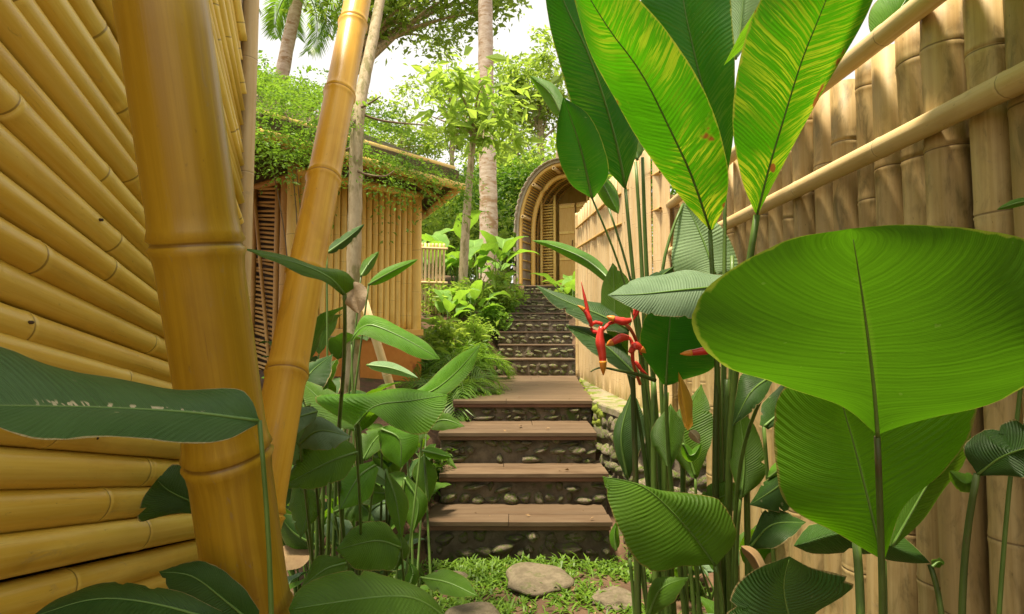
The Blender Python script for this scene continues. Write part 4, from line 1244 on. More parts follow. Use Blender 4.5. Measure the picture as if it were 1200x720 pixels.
sh_specs = [(556, 8.3, .26, 'fol_lime', 'lacy shrub spilling over the upper steps'), (574, 8.9, .26, 'fol_fern', 'low lacy shrub beside the middle upper steps'), (588, 9.7, .28, 'fol_fern', 'lacy shrub left of the top steps'),
            (600, 10.6, .26, 'fol_lime', 'shrub at the left foot of the gateway'), (545, 7.4, .32, 'fol_fern', 'dense green shrub behind the landing'), (535, 5.2, .22, 'fol_deep', 'dark low shrub at the landing corner'),
            (505, 7.4, .42, 'fol_tree', 'bushy shrub by the shed corner'), (530, 9.2, .40, 'fol_lime', 'light green shrub below the low fence'), (575, 9.6, .36, 'fol_tree', 'green shrub below the palm trunk'),
            (665, 11.2, .30, 'fol_lime', 'small shrub right of the gateway foot'), (508, 4.15, .16, 'fol_deep', 'small dark plant beside the third tread')]
for i, (px, d, r_, mt, lab) in enumerate(sh_specs):
    x = (px - 600) / FPX * d
    shrub('leafy_shrub', x, d, None, (r_ * 1.2, r_, r_), 26, 46, r_ * .26, r_ * .26, MAT[mt], lab, 700 + i, 'leafy shrubs along the steps', asp=.34)

# ------------------------------------------------------------------ grass and stepping stones at the foot
g = np.random.default_rng(8)
def blades(pts, L, w, mat, seed, name):
    g = np.random.default_rng(seed); n = len(pts)
    an = g.uniform(0, 6.283, n); el = g.uniform(.15, 1.0, n)
    d = np.stack([np.cos(an) * np.cos(el), np.sin(an) * np.cos(el), np.sin(el)], 1)
    s = np.stack([-np.sin(an), np.cos(an), np.zeros(n)], 1)
    l = (L * np.exp(g.normal(size=n) * .35))[:, None]; ww = (w * np.exp(g.normal(size=n) * .25))[:, None]
    m = pts + d * l * .5; t = pts + d * l; t[:, 2] -= l[:, 0] * .25
    V = np.stack([pts - s * ww * .4, pts + s * ww * .4, m + s * ww * .5, m - s * ww * .5, t], 1).reshape(-1, 3)
    i = np.arange(n)[:, None] * 5
    F = np.concatenate([i + np.array([[0, 1, 2]]), i + np.array([[0, 2, 3]]), i + np.array([[3, 2, 4]])])
    return np_mesh(name, V, F, mat, False, {'tone': np.repeat(g.random(n), 5)})
cen = []
for k in range(5200):
    x, y_ = g.uniform(-1.2, 1.1), g.uniform(2.0, 3.74)
    dens = .62 + .70 * math.sin(x * 5.2 + 1.0 + 1.3 * math.sin(y_ * 4)) * math.sin(y_ * 6.1 + x * 2) + (.25 if y_ > 3.3 else 0)
    if g.random() < dens * .8: cen.append((x, y_))
pts = []
for x, y_ in cen:
    for q in range(6):
        xx, yy = x + g.normal() * .012, y_ + g.normal() * .012
        pts.append((xx, yy, ground_z(xx, yy)))
gr = link('grass', blades(np.array(pts), .052, .0105, MAT['fol_grass'], 1, 'grass'))
tag(gr, 'short broad bladed grass growing over soil at the foot of the steps', 'grass', kind='stuff')
# litter: small dry leaves on the soil and treads
lp = [(g.uniform(-1.0, 1.0), g.uniform(2.2, 3.7)) for _ in range(170)]
tp_ = [(g.uniform(-.5, .65), y_ + g.uniform(.03, .3), z + .006) for (y_, z, _a, _b) in SD[:4] for q in range(5)]
li = link('leaf_litter', leaf_cloud('leaf_litter', np.array([(x, y_, ground_z(x, y_) + .006) for x, y_ in lp] + tp_), .03, MAT['tan_leaf'], 3, droop=.0))
tag(li, 'scattered small dry leaves on the soil', 'leaf litter', kind='stuff')
for seed, px, py, sx, sy, sz, rz_, lab in [(11, 627, 683, .40, .32, .12, .15, 'large rounded stepping stone in the grass below the first step'), (12, 528, 676, .22, .22, .08, .6, 'angular tan stone at the left of the stepping stone'),
                                          (13, 716, 700, .26, .24, .07, -.3, 'pale flat stone at the right edge of the grass'), (14, 560, 722, .36, .2, .12, 0, 'flat stone at the bottom edge of the path')]:
    d = EYE * FPX / (py - 390); x = (px - 600) / FPX * d
    b = link('stepping_stone', stone_mesh('stepping_stone', seed, MAT['boulder'], 4, 4, .34), None, (x, d, ground_z(x, d) + sz * .18), (rnd.uniform(-.1, .1), rnd.uniform(-.1, .1), rz_), (sx, sy, sz))
    tag(b, lab, 'stone', 'stepping stones in the grass')
# ------------------------------------------------------------------ right foreground: heliconia clump
h0 = (.62, 1.95)
hel = empty('heliconia_plant', (h0[0], h0[1], 0), 0, 'tall heliconia clump with long upright leaves and red hanging flowers', 'heliconia')
S, HE, BR, MI, DK, GY, PL = (MAT[k] for k in ('leaf_streaked', 'leaf_helic', 'leaf_bright', 'leaf_mid', 'leaf_dark', 'leaf_grey', 'leaf_pale'))
hl(hel, [(832, 270), (811, 208), (787, 156), (752, 87), (714, 35), (675, -30), (640, -110)], [(832, 270), (800, 235), (755, 175), (718, 112), (690, 60), (672, -5), (640, -110)], [(836, 268), (851, 235), (852, 190), (830, 115), (790, 48), (735, -15), (640, -110)], 1.72, 1.36, S, .10, -.05, ripple=.03, n=48)
hl(hel, [(733, 222), (724, 175), (706, 110), (686, 55), (660, 0), (630, -90)], [(730, 220), (700, 185), (672, 130), (655, 75), (641, 10), (630, -90)], [(735, 215), (748, 165), (745, 110), (735, 50), (710, -10), (630, -90)], 2.0, 1.8, HE, .05, .10, n=44)
hl(hel, [(850, 215), (840, 160), (826, 112), (812, 55), (800, -5), (790, -110)], [(848, 210), (815, 165), (785, 100), (765, 40), (752, -10), (790, -110)], [(853, 205), (860, 150), (862, 80), (858, 30), (850, -20), (790, -110)], 2.0, 1.9, HE, .04, -.12, n=40)
hl(hel, [(887, 252), (900, 200), (915, 150), (940, 70), (968, 0), (1000, -90)], [(884, 248), (868, 208), (858, 150), (866, 80), (882, 15), (930, -60), (1000, -90)], [(889, 250), (912, 205), (940, 150), (985, 75), (1022, 0), (1035, -50), (1000, -90)], 1.52, 1.22, S, -.04, .06, ripple=.03, n=44)
hl(hel, [(694, 233), (682, 180), (671, 145), (660, 114)], [(692, 232), (668, 215), (653, 180), (653, 145), (660, 114)], [(697, 231), (713, 205), (708, 172), (690, 135), (660, 114)], 1.85, 1.75, HE, .03, -.03, ripple=.02)
hl(hel, [(862, 70), (868, 30), (875, -40)], [(860, 68), (853, 20), (850, -30), (875, -40)], [(866, 66), (885, 35), (897, -5), (875, -40)], 2.2, 2.2, PL)
ql(hel, [(660, 138), (645, 110), (621, 89)], 11, 2.15, 2.2, BR)
ql(hel, [(702, 208), (713, 228), (725, 251)], 11, 2.0, 1.95, BR)
ql(hel, [(747, 188), (738, 155), (722, 118)], 14, 2.1, 2.15, MI)
hl(hel, [(838, 322), (825, 285), (807, 245), (800, 237)], [(830, 324), (792, 322), (788, 280), (800, 237)], [(845, 322), (866, 312), (845, 265), (800, 237)], 2.2, 2.3, PL, .05, -.05)
hl(hel, [(850, 335), (800, 340), (750, 345), (712, 346)], [(850, 322), (800, 318), (745, 328), (712, 346)], [(850, 378), (800, 374), (750, 366), (712, 346)], 1.30, 1.22, GY, .16, -.02, ripple=.03)
ql(hel, [(720, 335), (692, 308), (652, 289), (623, 282)], 8, 2.2, 2.5, BR)
hl(hel, [(738, 386), (700, 368), (660, 352), (627, 334)], [(735, 392), (700, 385), (655, 363), (627, 334)], [(740, 378), (710, 357), (670, 348), (627, 334)], 1.95, 2.05, DK, -.03, .10)
hl(hel, [(748, 442), (715, 410), (690, 393), (663, 381)], [(744, 444), (705, 421), (680, 402), (663, 381)], [(750, 436), (730, 405), (700, 386), (663, 381)], 1.9, 2.0, DK, -.03, .08)
hl(hel, [(733, 425), (722, 380), (720, 345), (718, 308)], [(730, 425), (709, 385), (704, 340), (718, 308)], [(736, 424), (738, 380), (740, 335), (718, 308)], 2.0, 2.0, MI, .05, -.04)
hl(hel, [(780, 452), (782, 415), (785, 375), (790, 335)], [(776, 450), (752, 412), (755, 372), (790, 335)], [(790, 450), (838, 428), (845, 385), (790, 335)], 1.75, 1.7, HE, -.03, .08)
hl(hel, [(757, 352), (768, 330), (790, 312)], [(755, 350), (758, 325), (790, 312)], [(762, 352), (785, 335), (790, 312)], 2.0, 2.1, DK, .04, .04)
hl(hel, [(785, 550), (783, 515), (786, 473)], [(783, 549), (761, 510), (786, 473)], [(787, 549), (803, 505), (786, 473)], 1.8, 1.85, MI, .04, -.05)
ql(hel, [(800, 520), (810, 535), (822, 520)], 7, 1.9, 1.9, BR)
hl(hel, [(868, 585), (872, 540), (866, 478)], [(866, 584), (854, 540), (856, 500), (866, 478)], [(870, 584), (898, 555), (888, 505), (866, 478)], 1.6, 1.62, MI, .05, .0)
hl(hel, [(928, 558), (905, 575), (878, 592)], [(925, 554), (898, 562), (878, 592)], [(930, 565), (922, 600), (878, 592)], 1.4, 1.45, DK, .04, -.03)
ql(hel, [(900, 560), (918, 545), (935, 520)], 9, 1.45, 1.4, BR)
hl(hel, [(905, 440), (880, 460), (858, 500)], [(905, 436), (868, 440), (858, 500)], [(907, 446), (890, 475), (858, 500)], 1.35, 1.4, DK, .03, -.03)
ql(hel, [(818, 640), (795, 655), (770, 660)], 8, 1.6, 1.5, MI)
o = hl(hel, [(806, 505), (800, 470), (795, 436)], [(802, 500), (795, 470), (795, 436)], [(812, 498), (810, 465), (795, 436)], 1.72, 1.7, MAT['orange_leaf'], label='withered orange leaf', rib=False)
ql(hel, [(808, 505), (815, 512), (820, 520)], 6, 1.7, 1.7, MAT['dry_leaf'], rib=False)
rt = lambda dx, dy: root(h0[0] + dx, h0[1] + dy)
# leaf stalks running down into the clump
for top_, midp, r_, dx, dy in [((832, 270, 1.72), (843, 480, 1.75), .012, .10, -.05), ((733, 222, 2.0), (752, 420, 2.0), .011, -.05, .08), ((850, 215, 2.0), (849, 420, 1.95), .011, .10, .05),
        ((887, 252, 1.52), (872, 330, 1.56), .010, .16, -.1), ((694, 233, 1.85), (745, 350, 1.9), .006, -.02, 0), ((745, 190, 2.1), (756, 420, 2.05), .011, -.06, .12), ((753, 185, 2.15), (764, 430, 2.1), .012, 0, .1),
        ((712, 240, 2.05), (752, 360, 2.0), .007, -.04, .06), ((800, 240, 2.3), (768, 310, 2.25), .010, .02, .2), ((733, 425, 2.0), (752, 500, 2.0), .010, -.04, .05), ((780, 452, 1.75), (783, 540, 1.8), .010, .02, -.05),
        ((868, 585, 1.6), (862, 650, 1.65), .008, .12, -.1), ((905, 440, 1.35), (862, 540, 1.6), .008, .1, -.1), ((785, 548, 1.8), (790, 600, 1.85), .007, .05, 0), ((858, 300, 1.9), (856, 460, 1.85), .012, .12, .02), ((846, 330, 1.85), (848, 520, 1.8), .013, .09, 0)]:
    st(hel, [top_, ((top_[0] + midp[0]) / 2 + rnd.uniform(-3, 3), (top_[1] + midp[1]) / 2, (top_[2] + midp[2]) / 2), midp, rt(dx, dy)], r_ * .55, r_ * 1.25, n=22)
st(hel, [(887, 252, 1.52), (872, 330, 1.56), (858, 470, 1.62), (852, 600, 1.7), rt(.13, -.08)], .009, .013)
for k, (px, d, tilt_) in enumerate([(745, 1.95, -4), (766, 1.9, 0), (778, 2.0, 3), (838, 1.75, 3), (852, 1.8, 0), (800, 2.1, 2)]):
    q = root((px - 600) / FPX * d, d)
    st(hel, [(px + tilt_, 430 + 15 * (k % 3), d), (px, 560, d), q], .009, .014, 'stalk' if k % 3 else 'dark_stalk', 'stem')
# red hanging flowers
def bract(pts, r, d, tip=True):
    w = [P(x, y, d) for x, y in pts]
    o = wlink('bract', tube('bract', w, [r * .5, r, r * .75, r * .08], MAT['bract'], 8, 18), hel)
    if tip:
        c = catmull(w, 18)[12:]; wlink('bract_tip', tube('bract_tip', [Vector(q) + Vector((0, -.001, 0)) for q in c], [r * .80, r * .62, r * .1], MAT['bract_tip'], 8, 8), o)
st(hel, [(752, 415, 1.9), (740, 388, 1.8), (728, 378, 1.7), (715, 379, 1.68), (705, 388, 1.66), (696, 389, 1.66), (692, 382, 1.67), (698, 378, 1.68), (706, 380, 1.68)], .006, .0055, 'bract', 'flower_stem', 40)
bract([(693, 382), (690, 370), (685, 348), (681, 330)], .006, 1.67, False)
bract([(694, 383), (689, 370), (684, 363), (677, 358)], .0085, 1.66)
bract([(705, 383), (703, 398), (706, 418), (707, 440)], .015, 1.65)
bract([(740, 375), (732, 377), (722, 375), (711, 371)], .013, 1.67)
st(hel, [(750, 450, 1.85), (742, 425, 1.72), (741, 405, 1.70), (737, 396, 1.70), (728, 396, 1.70)], .006, .006, 'bract', 'flower_stem', 30)
bract([(737, 396), (728, 396), (720, 400), (710, 405)], .014, 1.69)
bract([(738, 414), (745, 405), (750, 408), (757, 414)], .013, 1.69)
bract([(741, 428), (745, 425), (752, 434), (760, 440)], .007, 1.72, False)
bract([(743, 370), (745, 364), (748, 362), (742, 376)], .009, 1.72, False)
st(hel, [(768, 446, 1.72), (745, 438, 1.7), (720, 434, 1.68), (700, 428, 1.68), (692, 436, 1.68)], .007, .002, 'dark_stalk', 'bract')
bract([(842, 413), (830, 411), (815, 413), (797, 415)], .010, 1.30)

# ------------------------------------------------------------------ right foreground: giant-leaved plants
gp = empty('giant_leaf_plant', P(1032, 700, .95), 0, 'plant with one huge bright green leaf held up against the fence', 'plant'); gp.location.z = 0
hl(gp, [(1028, 512), (1024, 460), (1017, 400), (1008, 335), (997, 268)], [(1026, 508), (985, 475), (920, 455), (850, 428), (815, 395), (813, 365), (850, 318), (915, 284), (997, 268)],
   [(1030, 508), (1100, 487), (1190, 462), (1260, 425), (1285, 365), (1240, 300), (1150, 268), (1075, 263), (997, 268)], .88, .64, MAT['leaf_giant'], .05, .03, bulge=.07, ripple=.03, freq=3.1, n=56, ribw=.0032, name='leaf')
hl(gp, [(1034, 657), (1018, 590), (1000, 520), (985, 465), (980, 410)], [(1032, 655), (985, 628), (925, 595), (908, 540), (915, 460), (980, 410)], [(1038, 652), (1060, 592), (1110, 552), (1140, 500), (1125, 440), (980, 410)], 1.05, 1.0, MAT['leaf_vivid'], .05, -.06, ripple=.04, n=46)
hl(gp, [(1045, 640), (1085, 570), (1115, 520), (1120, 450)], [(1042, 640), (1060, 580), (1090, 520), (1120, 450)], [(1050, 640), (1105, 580), (1140, 505), (1120, 450)], 1.10, 1.08, MI, .02, .06)
rg1 = root(gp.location.x, .98)
st(gp, [(1028, 512, .88), (1030, 580, .90), (1034, 660, .93), rg1], .0048, .0075, 'dark_stalk')
st(gp, [(1034, 657, 1.05), (1036, 700, 1.05), rg1 + Vector((.02, .06, 0))], .007, .011)
ql(gp, [(930, 640), (1000, 625), (1090, 660)], 24, 1.15, 1.12, DK, rib=False)
st(gp, [(1090, 662, 1.12), (1110, 700, 1.1), rg1 + Vector((.12, .1, 0))], .005, .007, 'dark_stalk')
ql(gp, [(1092, 664), (1100, 658), (1106, 662)], 5, 1.1, 1.1, BR)
st(gp, [(1003, 630, 1.12), (1012, 700, 1.12), rg1 + Vector((-.03, .1, 0))], .008, .010)

p2 = empty('dark_leaf_plant', P(935, 760, .85), 0, 'low dark green leaf with torn margin at the bottom right', 'plant'); p2.location.z = 0
hl(p2, [(945, 775), (925, 725), (918, 685), (925, 652)], [(930, 775), (850, 735), (862, 690), (890, 664), (925, 652)], [(955, 770), (958, 715), (992, 690), (995, 674), (962, 670), (925, 652)], .88, .80, DK, .03, .05, ripple=.06)
st(p2, [(945, 775, .88), (950, 860, .9), root(p2.location.x + .02, .9)], .006, .008)
ql(p2, [(868, 640), (885, 655), (900, 690)], 8, .95, .92, MAT['tan_leaf'], rib=False)
p3 = empty('dark_leaf_plant', P(1130, 700, 1.0), 0, 'dark glossy leaf cut by the right edge before the fence', 'plant'); p3.location.z = 0
hl(p3, [(1145, 556), (1175, 535), (1215, 522), (1262, 515)], [(1143, 552), (1128, 522), (1165, 498), (1210, 490), (1262, 515)], [(1148, 558), (1180, 558), (1220, 560), (1262, 515)], .98, .82, DK, .07, -.02)
st(p3, [(1145, 556, .98), (1136, 590, 1.0), (1126, 650, 1.02), root(p3.location.x - .01, 1.03)], .0055, .008, 'dark_stalk')
ql(p3, [(1148, 560), (1130, 566), (1112, 552)], 12, .99, 1.0, MI, rib=False)
ql(p3, [(1210, 234), (1188, 239), (1168, 246)], 5, .9, .92, BR)
st(p3, [(1210, 234, .9), (1225, 330, .93), (1180, 560, .99), root(p3.location.x, 1.03)], .003, .005)
p4 = empty('ribbed_leaf_plant', P(838, 760, 1.55), 0, 'broad ribbed green leaf tilted low in front of the steps', 'plant'); p4.location.z = 0
hl(p4, [(838, 663), (805, 619), (756, 572), (706, 558)], [(834, 662), (800, 665), (757, 667), (722, 618), (706, 558)], [(842, 660), (865, 628), (848, 590), (825, 580), (770, 574), (706, 558)], 1.55, 1.42, MAT['leaf_mid'], -.07, .06, ripple=.02)
st(p4, [(838, 663, 1.55), (848, 690, 1.56), root(p4.location.x, 1.58)], .006, .009)
for px, d in ((742, 2.0), (757, 1.95), (770, 1.9), (812, 1.7)):
    st(p4, [(px - 4, 655, d), (px + 2, 720, d), root((px - 597) / FPX * d, d)], .006, .008, 'stalk' if px != 757 else 'dark_stalk')
ql(p4, [(722, 645), (720, 628), (722, 612)], 6, 2.3, 2.3, BR)
# leaves above the fence top right, growing beyond it
p5 = empty('banana_plant', (1.75, 2.6, 0), 0, 'bright leaves showing above the fence top at the right', 'plant')
hl(p5, [(1030, 60), (1050, 20), (1085, -40)], [(1028, 60), (1020, 10), (1085, -40)], [(1034, 60), (1075, 20), (1085, -40)], 2.5, 2.5, BR)
hl(p5, [(1060, 50), (1085, 0), (1120, -50)], [(1058, 50), (1062, 0), (1120, -50)], [(1064, 50), (1105, 10), (1120, -50)], 2.6, 2.6, PL)
st(p5, [(1030, 60, 2.5), (1035, 200, 2.5), Vector((1.72, 2.55, -.02))], .015, .03)
st(p5, [(1060, 50, 2.6), (1050, 200, 2.6), Vector((1.78, 2.65, -.02))], .015, .03)

# ------------------------------------------------------------------ left foreground plants
q1 = empty('left_leaf_plant', P(320, 760, .72), 0, 'large dark leaf with pale tears reaching in from the left edge', 'plant'); q1.location.z = 0
hl(q1, [(304, 493), (220, 483), (100, 477), (-20, 475), (-60, 470)], [(303, 497), (262, 516), (200, 520), (120, 511), (30, 514), (-60, 470)], [(302, 488), (295, 470), (275, 455), (200, 455), (120, 443), (60, 425), (10, 409), (-25, 412), (-60, 470)], .74, .56, MAT['leaf_sage'], -.04, .07, ripple=.04, n=50, ribw=.0025)
st(q1, [(304, 493, .74), (314, 520, .74), (319, 600, .74), (320, 720, .75), root(q1.location.x, .76)], .0030, .005)
q2 = empty('dark_leaf_plant', P(250, 690, 1.45), 0, 'small dark leaf tucked between the fanned wall and thick post', 'plant'); q2.location.z = 0
hl(q2, [(252, 598), (225, 588), (198, 575), (184, 562)], [(252, 606), (205, 602), (163, 613), (165, 588), (184, 562)], [(252, 590), (242, 570), (222, 552), (203, 543), (184, 562)], 1.40, 1.30, DK, -.02, .03)
st(q2, [(252, 598, 1.4), (262, 640, 1.42), root(q2.location.x, 1.45)], .005, .007, 'dark_stalk')
q3 = empty('dark_leaf_plant', P(200, 760, .9), 0, 'dark leaf with pale edge along the bottom left corner', 'plant'); q3.location.z = 0
hl(q3, [(258, 728), (180, 707), (110, 702), (35, 724)], [(256, 738), (180, 755), (100, 750), (35, 724)], [(260, 716), (200, 690), (130, 683), (75, 697), (35, 724)], .92, .80, DK, -.03, .05)
st(q3, [(258, 728, .92), (280, 800, .93), root(q3.location.x + .05, .93)], .005, .008)
hl(q3, [(302, 735), (262, 702), (225, 675), (186, 670)], [(298, 745), (240, 732), (205, 702), (186, 670)], [(304, 715), (280, 682), (235, 657), (186, 670)], 1.08, 1.02, DK, -.02, .03)
st(q3, [(302, 735, 1.08), (306, 800, 1.06), root(q3.location.x + .08, 1.0)], .005, .008)
q4 = empty('ribbed_leaf_plant', P(522, 760, 1.35), 0, 'wide ribbed green leaf at the bottom centre before the path', 'plant'); q4.location.z = 0
hl(q4, [(522, 724), (488, 702), (440, 700), (338, 714)], [(522, 726), (490, 765), (430, 785), (360, 765), (338, 714)], [(522, 722), (505, 698), (470, 679), (420, 668), (375, 676), (350, 690), (338, 714)], 1.32, 1.15, MAT['leaf_mid'], -.12, .10, ripple=.02)
st(q4, [(522, 724, 1.32), (535, 770, 1.34), root(q4.location.x, 1.36)], .006, .008)
hl(q4, [(493, 677), (525, 683), (561, 699)], [(493, 677), (520, 667), (545, 676), (561, 699)], [(493, 678), (510, 695), (535, 700), (561, 699)], 1.95, 1.85, MI, .05, -.04)
st(q4, [(493, 677, 1.95), (486, 720, 1.95), root(-.34, 1.9)], .004, .006)
ql(q4, [(478, 690), (484, 672), (480, 660)], 8, 1.9, 1.95, BR)
# clump with the wavy leaves in the middle
q5 = empty('wavy_leaf_clump', P(400, 690, 2.5), 0, 'clump of broad wavy leaves between the posts and the steps', 'plant'); q5.location.z = 0
o = hl(q5, [(404, 345), (385, 325), (345, 308), (283, 291)], [(420, 333), (401, 317), (365, 311), (325, 297), (283, 291)], [(402, 347), (380, 331), (350, 321), (320, 307), (283, 291)], 1.46, 1.25, MI, .05, -.03, n=30)
ql(q5, [(411, 330), (416, 348), (421, 368)], 15, 1.47, 1.44, MAT['dry_leaf'], eL=.03, eR=-.03, rib=False, label='dried papery end of a leaf')
st(q5, [(404, 345, 1.46), (408, 380, 1.50), (404, 440, 1.7), (395, 560, 2.1), root(-.62, 2.35)], .005, .010)
hl(q5, [(416, 500), (440, 476), (480, 470), (525, 463)], [(416, 500), (385, 482), (373, 466), (430, 461), (480, 456), (525, 463)], [(418, 500), (432, 482), (465, 503), (500, 507), (520, 482), (525, 463)], 2.25, 2.15, BR, .16, -.08, ripple=.05)
hl(q5, [(422, 502), (385, 476), (348, 443)], [(420, 498), (392, 460), (348, 443)], [(416, 506), (368, 492), (348, 443)], 2.4, 2.45, MI, .05, -.05)
hl(q5, [(370, 562), (350, 522), (320, 497)], [(362, 565), (333, 532), (320, 497)], [(370, 558), (369, 520), (358, 488), (320, 497)], 1.90, 1.80, GY, .04, -.04)
hl(q5, [(418, 530), (385, 542), (326, 573)], [(415, 522), (385, 500), (364, 496), (348, 540), (326, 573)], [(417, 540), (400, 564), (365, 573), (326, 573)], 1.86, 1.76, MI, .06, -.05, ripple=.08)
hl(q5, [(459, 580), (430, 577), (404, 580)], [(458, 578), (432, 564), (404, 580)], [(459, 583), (430, 593), (404, 580)], 2.35, 2.25, MI, .04, -.04)
hl(q5, [(470, 642), (440, 634), (393, 645)], [(470, 636), (452, 613), (418, 615), (393, 645)], [(468, 647), (460, 668), (420, 668), (393, 645)], 2.2, 2.05, MI, .06, -.05, ripple=.06)
hl(q5, [(462, 668), (470, 645), (468, 622)], [(460, 668), (458, 640), (468, 622)], [(465, 668), (480, 645), (468, 622)], 2.25, 2.3, MI)
hl(q5, [(452, 550), (464, 585), (471, 634)], [(452, 550), (452, 590), (471, 634)], [(452, 550), (478, 585), (471, 634)], 2.3, 2.25, MI, .0, .05)
hl(q5, [(497, 532), (500, 560), (503, 589)], [(497, 532), (483, 556), (503, 589)], [(497, 532), (513, 556), (503, 589)], 2.75, 2.7, MI, .03, .03)
ql(q5, [(495, 528), (512, 532), (529, 536)], 7, 2.75, 2.7, BR)
hl(q5, [(447, 503), (468, 515), (470, 549)], [(443, 506), (448, 532), (470, 549)], [(452, 499), (487, 504), (489, 526), (470, 549)], 2.4, 2.35, BR, .02, .05)
hl(q5, [(425, 540), (440, 515), (460, 497)], [(423, 540), (422, 510), (460, 497)], [(430, 540), (455, 518), (460, 497)], 2.45, 2.5, MI, .03, -.03)
ql(q5, [(430, 548), (447, 560), (460, 572)], 9, 2.3, 2.3, PL)
hl(q5, [(470, 468), (505, 459), (535, 436), (564, 403)], [(470, 466), (500, 449), (532, 419), (564, 403)], [(472, 470), (515, 467), (550, 438), (564, 403)], 2.9, 2.85, BR, .06, -.03)
hl(q5, [(412, 400), (430, 381), (470, 395), (516, 421)], [(412, 398), (428, 369), (470, 384), (500, 402), (516, 421)], [(410, 404), (424, 393), (460, 407), (495, 421), (516, 421)], 2.75, 2.65, BR, .06, -.05)
ql(q5, [(430, 428), (460, 432), (490, 443)], 7, 3.0, 2.95, PL)
ql(q5, [(320, 660), (345, 652), (372, 640)], 15, 2.35, 2.5, MAT['tan_leaf'], bulge=.02, eL=-.05, eR=.08, rib=False, label='dry tan leaf on the ground')
hl(q5, [(372, 482), (340, 492), (305, 505), (283, 516)], [(366, 476), (335, 481), (305, 496), (283, 516)], [(370, 492), (342, 512), (312, 516), (283, 516)], 1.7, 1.5, GY, .05, -.03)
hl(q5, [(322, 600), (330, 570), (345, 545)], [(320, 600), (318, 570), (345, 545)], [(330, 600), (350, 575), (345, 545)], 2.2, 2.3, DK)
hl(q5, [(372, 640), (345, 625), (325, 600)], [(370, 645), (335, 640), (325, 600)], [(375, 632), (358, 608), (325, 600)], 2.45, 2.4, DK)
hl(q5, [(410, 640), (395, 622), (385, 600)], [(405, 642), (380, 628), (385, 600)], [(412, 636), (412, 612), (385, 600)], 2.5, 2.5, GY)
for top_, dx in [((416, 500, 2.25), .0), ((422, 502, 2.4), .03), ((370, 562, 1.9), -.08), ((418, 530, 1.86), -.02), ((459, 580, 2.35), .06), ((470, 642, 2.2), .12), ((452, 550, 2.3), .08), ((447, 503, 2.4), .05), ((470, 468, 2.9), .15), ((497, 532, 2.75), .22), ((412, 400, 2.75), .0), ((425, 540, 2.45), .04), ((322, 600, 2.2), -.2), ((372, 640, 2.45), -.1), ((410, 640, 2.5), 0.)]:
    w = P(*top_); r_ = root(-.78 + dx * 1.6 + .1, 2.45 + rnd.uniform(-.12, .15))
    st(q5, [w, w.lerp(r_, .45) + Vector((rnd.uniform(-.02, .02), .03, .06)), r_], .0045, .008, 'stalk' if rnd.random() < .7 else 'dark_stalk')
for px in (366, 372, 378, 385, 392, 400):
    d = 2.4 + rnd.uniform(-.15, .15); st(q5, [(px + rnd.uniform(-6, 6), 540, d), (px, 620, d), root((px - 600) / FPX * d, d)], .007, .010)
st(q5, [(418, 488, 2.35), (421, 560, 2.38), root((421 - 600) / FPX * 2.4, 2.4)], .012, .014, 'dark_stalk')
stake = empty('bamboo_stake', root(-.93, 4.0), 0, 'leaning bamboo stake before the terracotta base', 'stake')
pole('culm', P(470, 465, 3.75) - Vector((-.03, 0, .25)), P(424, 345, 3.6), .030, .027, MAT['pale_bamboo'], stake, gap=.3, sides=14)
stake2 = empty('bamboo_stake', P(622, 480, 2.6), 0, 'thin yellow stake upright among the wavy leaves', 'stake'); stake2.location = (-.55, 2.9, 0)
pole('culm', P(420, 640, 2.9), P(418, 470, 2.9), .017, .016, MAT['pale_bamboo'], stake2, gap=.2, sides=10)
# dark clump behind the posts, before the shed
DV = [broad_variant(440 + i, rnd.uniform(.7, 1.1), rnd.uniform(.40, .6), rnd.uniform(.09, .14), rnd.uniform(.1, .5), rnd.uniform(.4, 1.3), MAT['leaf_mid' if i % 2 else 'leaf_dark']) for i in range(5)]
broad_plant('heliconia_plant', -1.22, 3.55, DV, 12, 1.0, 'leafy heliconia clump growing between the slim post and tree trunk', 'plant', None, .10, 61, z=.15, tilt=.12)
broad_plant('heliconia_plant', -1.55, 4.3, DV, 9, .95, 'tall leafy plant in front of the shed lattice', 'plant', None, .10, 62, z=.4, tilt=.1)
q6 = empty('narrow_leaf_plant', (-1.05, 3.2, 0), 0, 'slim upright leaves rising beside the pale tree trunk', 'plant')
ql(q6, [(383, 297), (405, 281), (427, 263)], 7, 3.3, 3.4, DK)
ql(q6, [(423, 324), (433, 308), (444, 295)], 7, 3.2, 3.3, MI)
ql(q6, [(432, 334), (460, 318), (490, 304)], 7, 3.1, 3.0, BR)
for p_ in ((383, 297, 3.3), (423, 324, 3.2), (432, 334, 3.1)):
    w = P(*p_); st(q6, [w, w.lerp(root(-1.05, 3.2), .5), root(-1.05, 3.2)], .005, .009)
# low leafy edging beside the first treads
EV = [broad_variant(470 + i, rnd.uniform(.10, .22), rnd.uniform(.16, .24), rnd.uniform(.035, .055), rnd.uniform(.5, 1.0), rnd.uniform(.5, 1.2), MAT['leaf_mid' if i != 1 else 'leaf_grey']) for i in range(4)]
for i, (x, y_, sc, lab) in enumerate([(-.68, 3.45, .9, 'small leafy plant at the left end of the first riser'), (-.72, 3.8, 1.1, 'small leafy plant beside the first tread'), (-.70, 4.2, 1.1, 'small leafy plant beside the second tread'), (-.76, 4.6, 1.2, 'small leafy plant at the landing edge'), (-.95, 3.2, 1.0, 'low leafy plant beneath the wavy leaves'), (-.62, 3.05, .8, 'low plant at the grass edge left'), (-1.15, 2.7, 1.2, 'low plant behind the foot of the posts')]):
    broad_plant('edging_plant', x, y_, EV, 11, sc, lab, 'plant', 'small plants edging the steps', .05, 800 + i, tilt=.3)
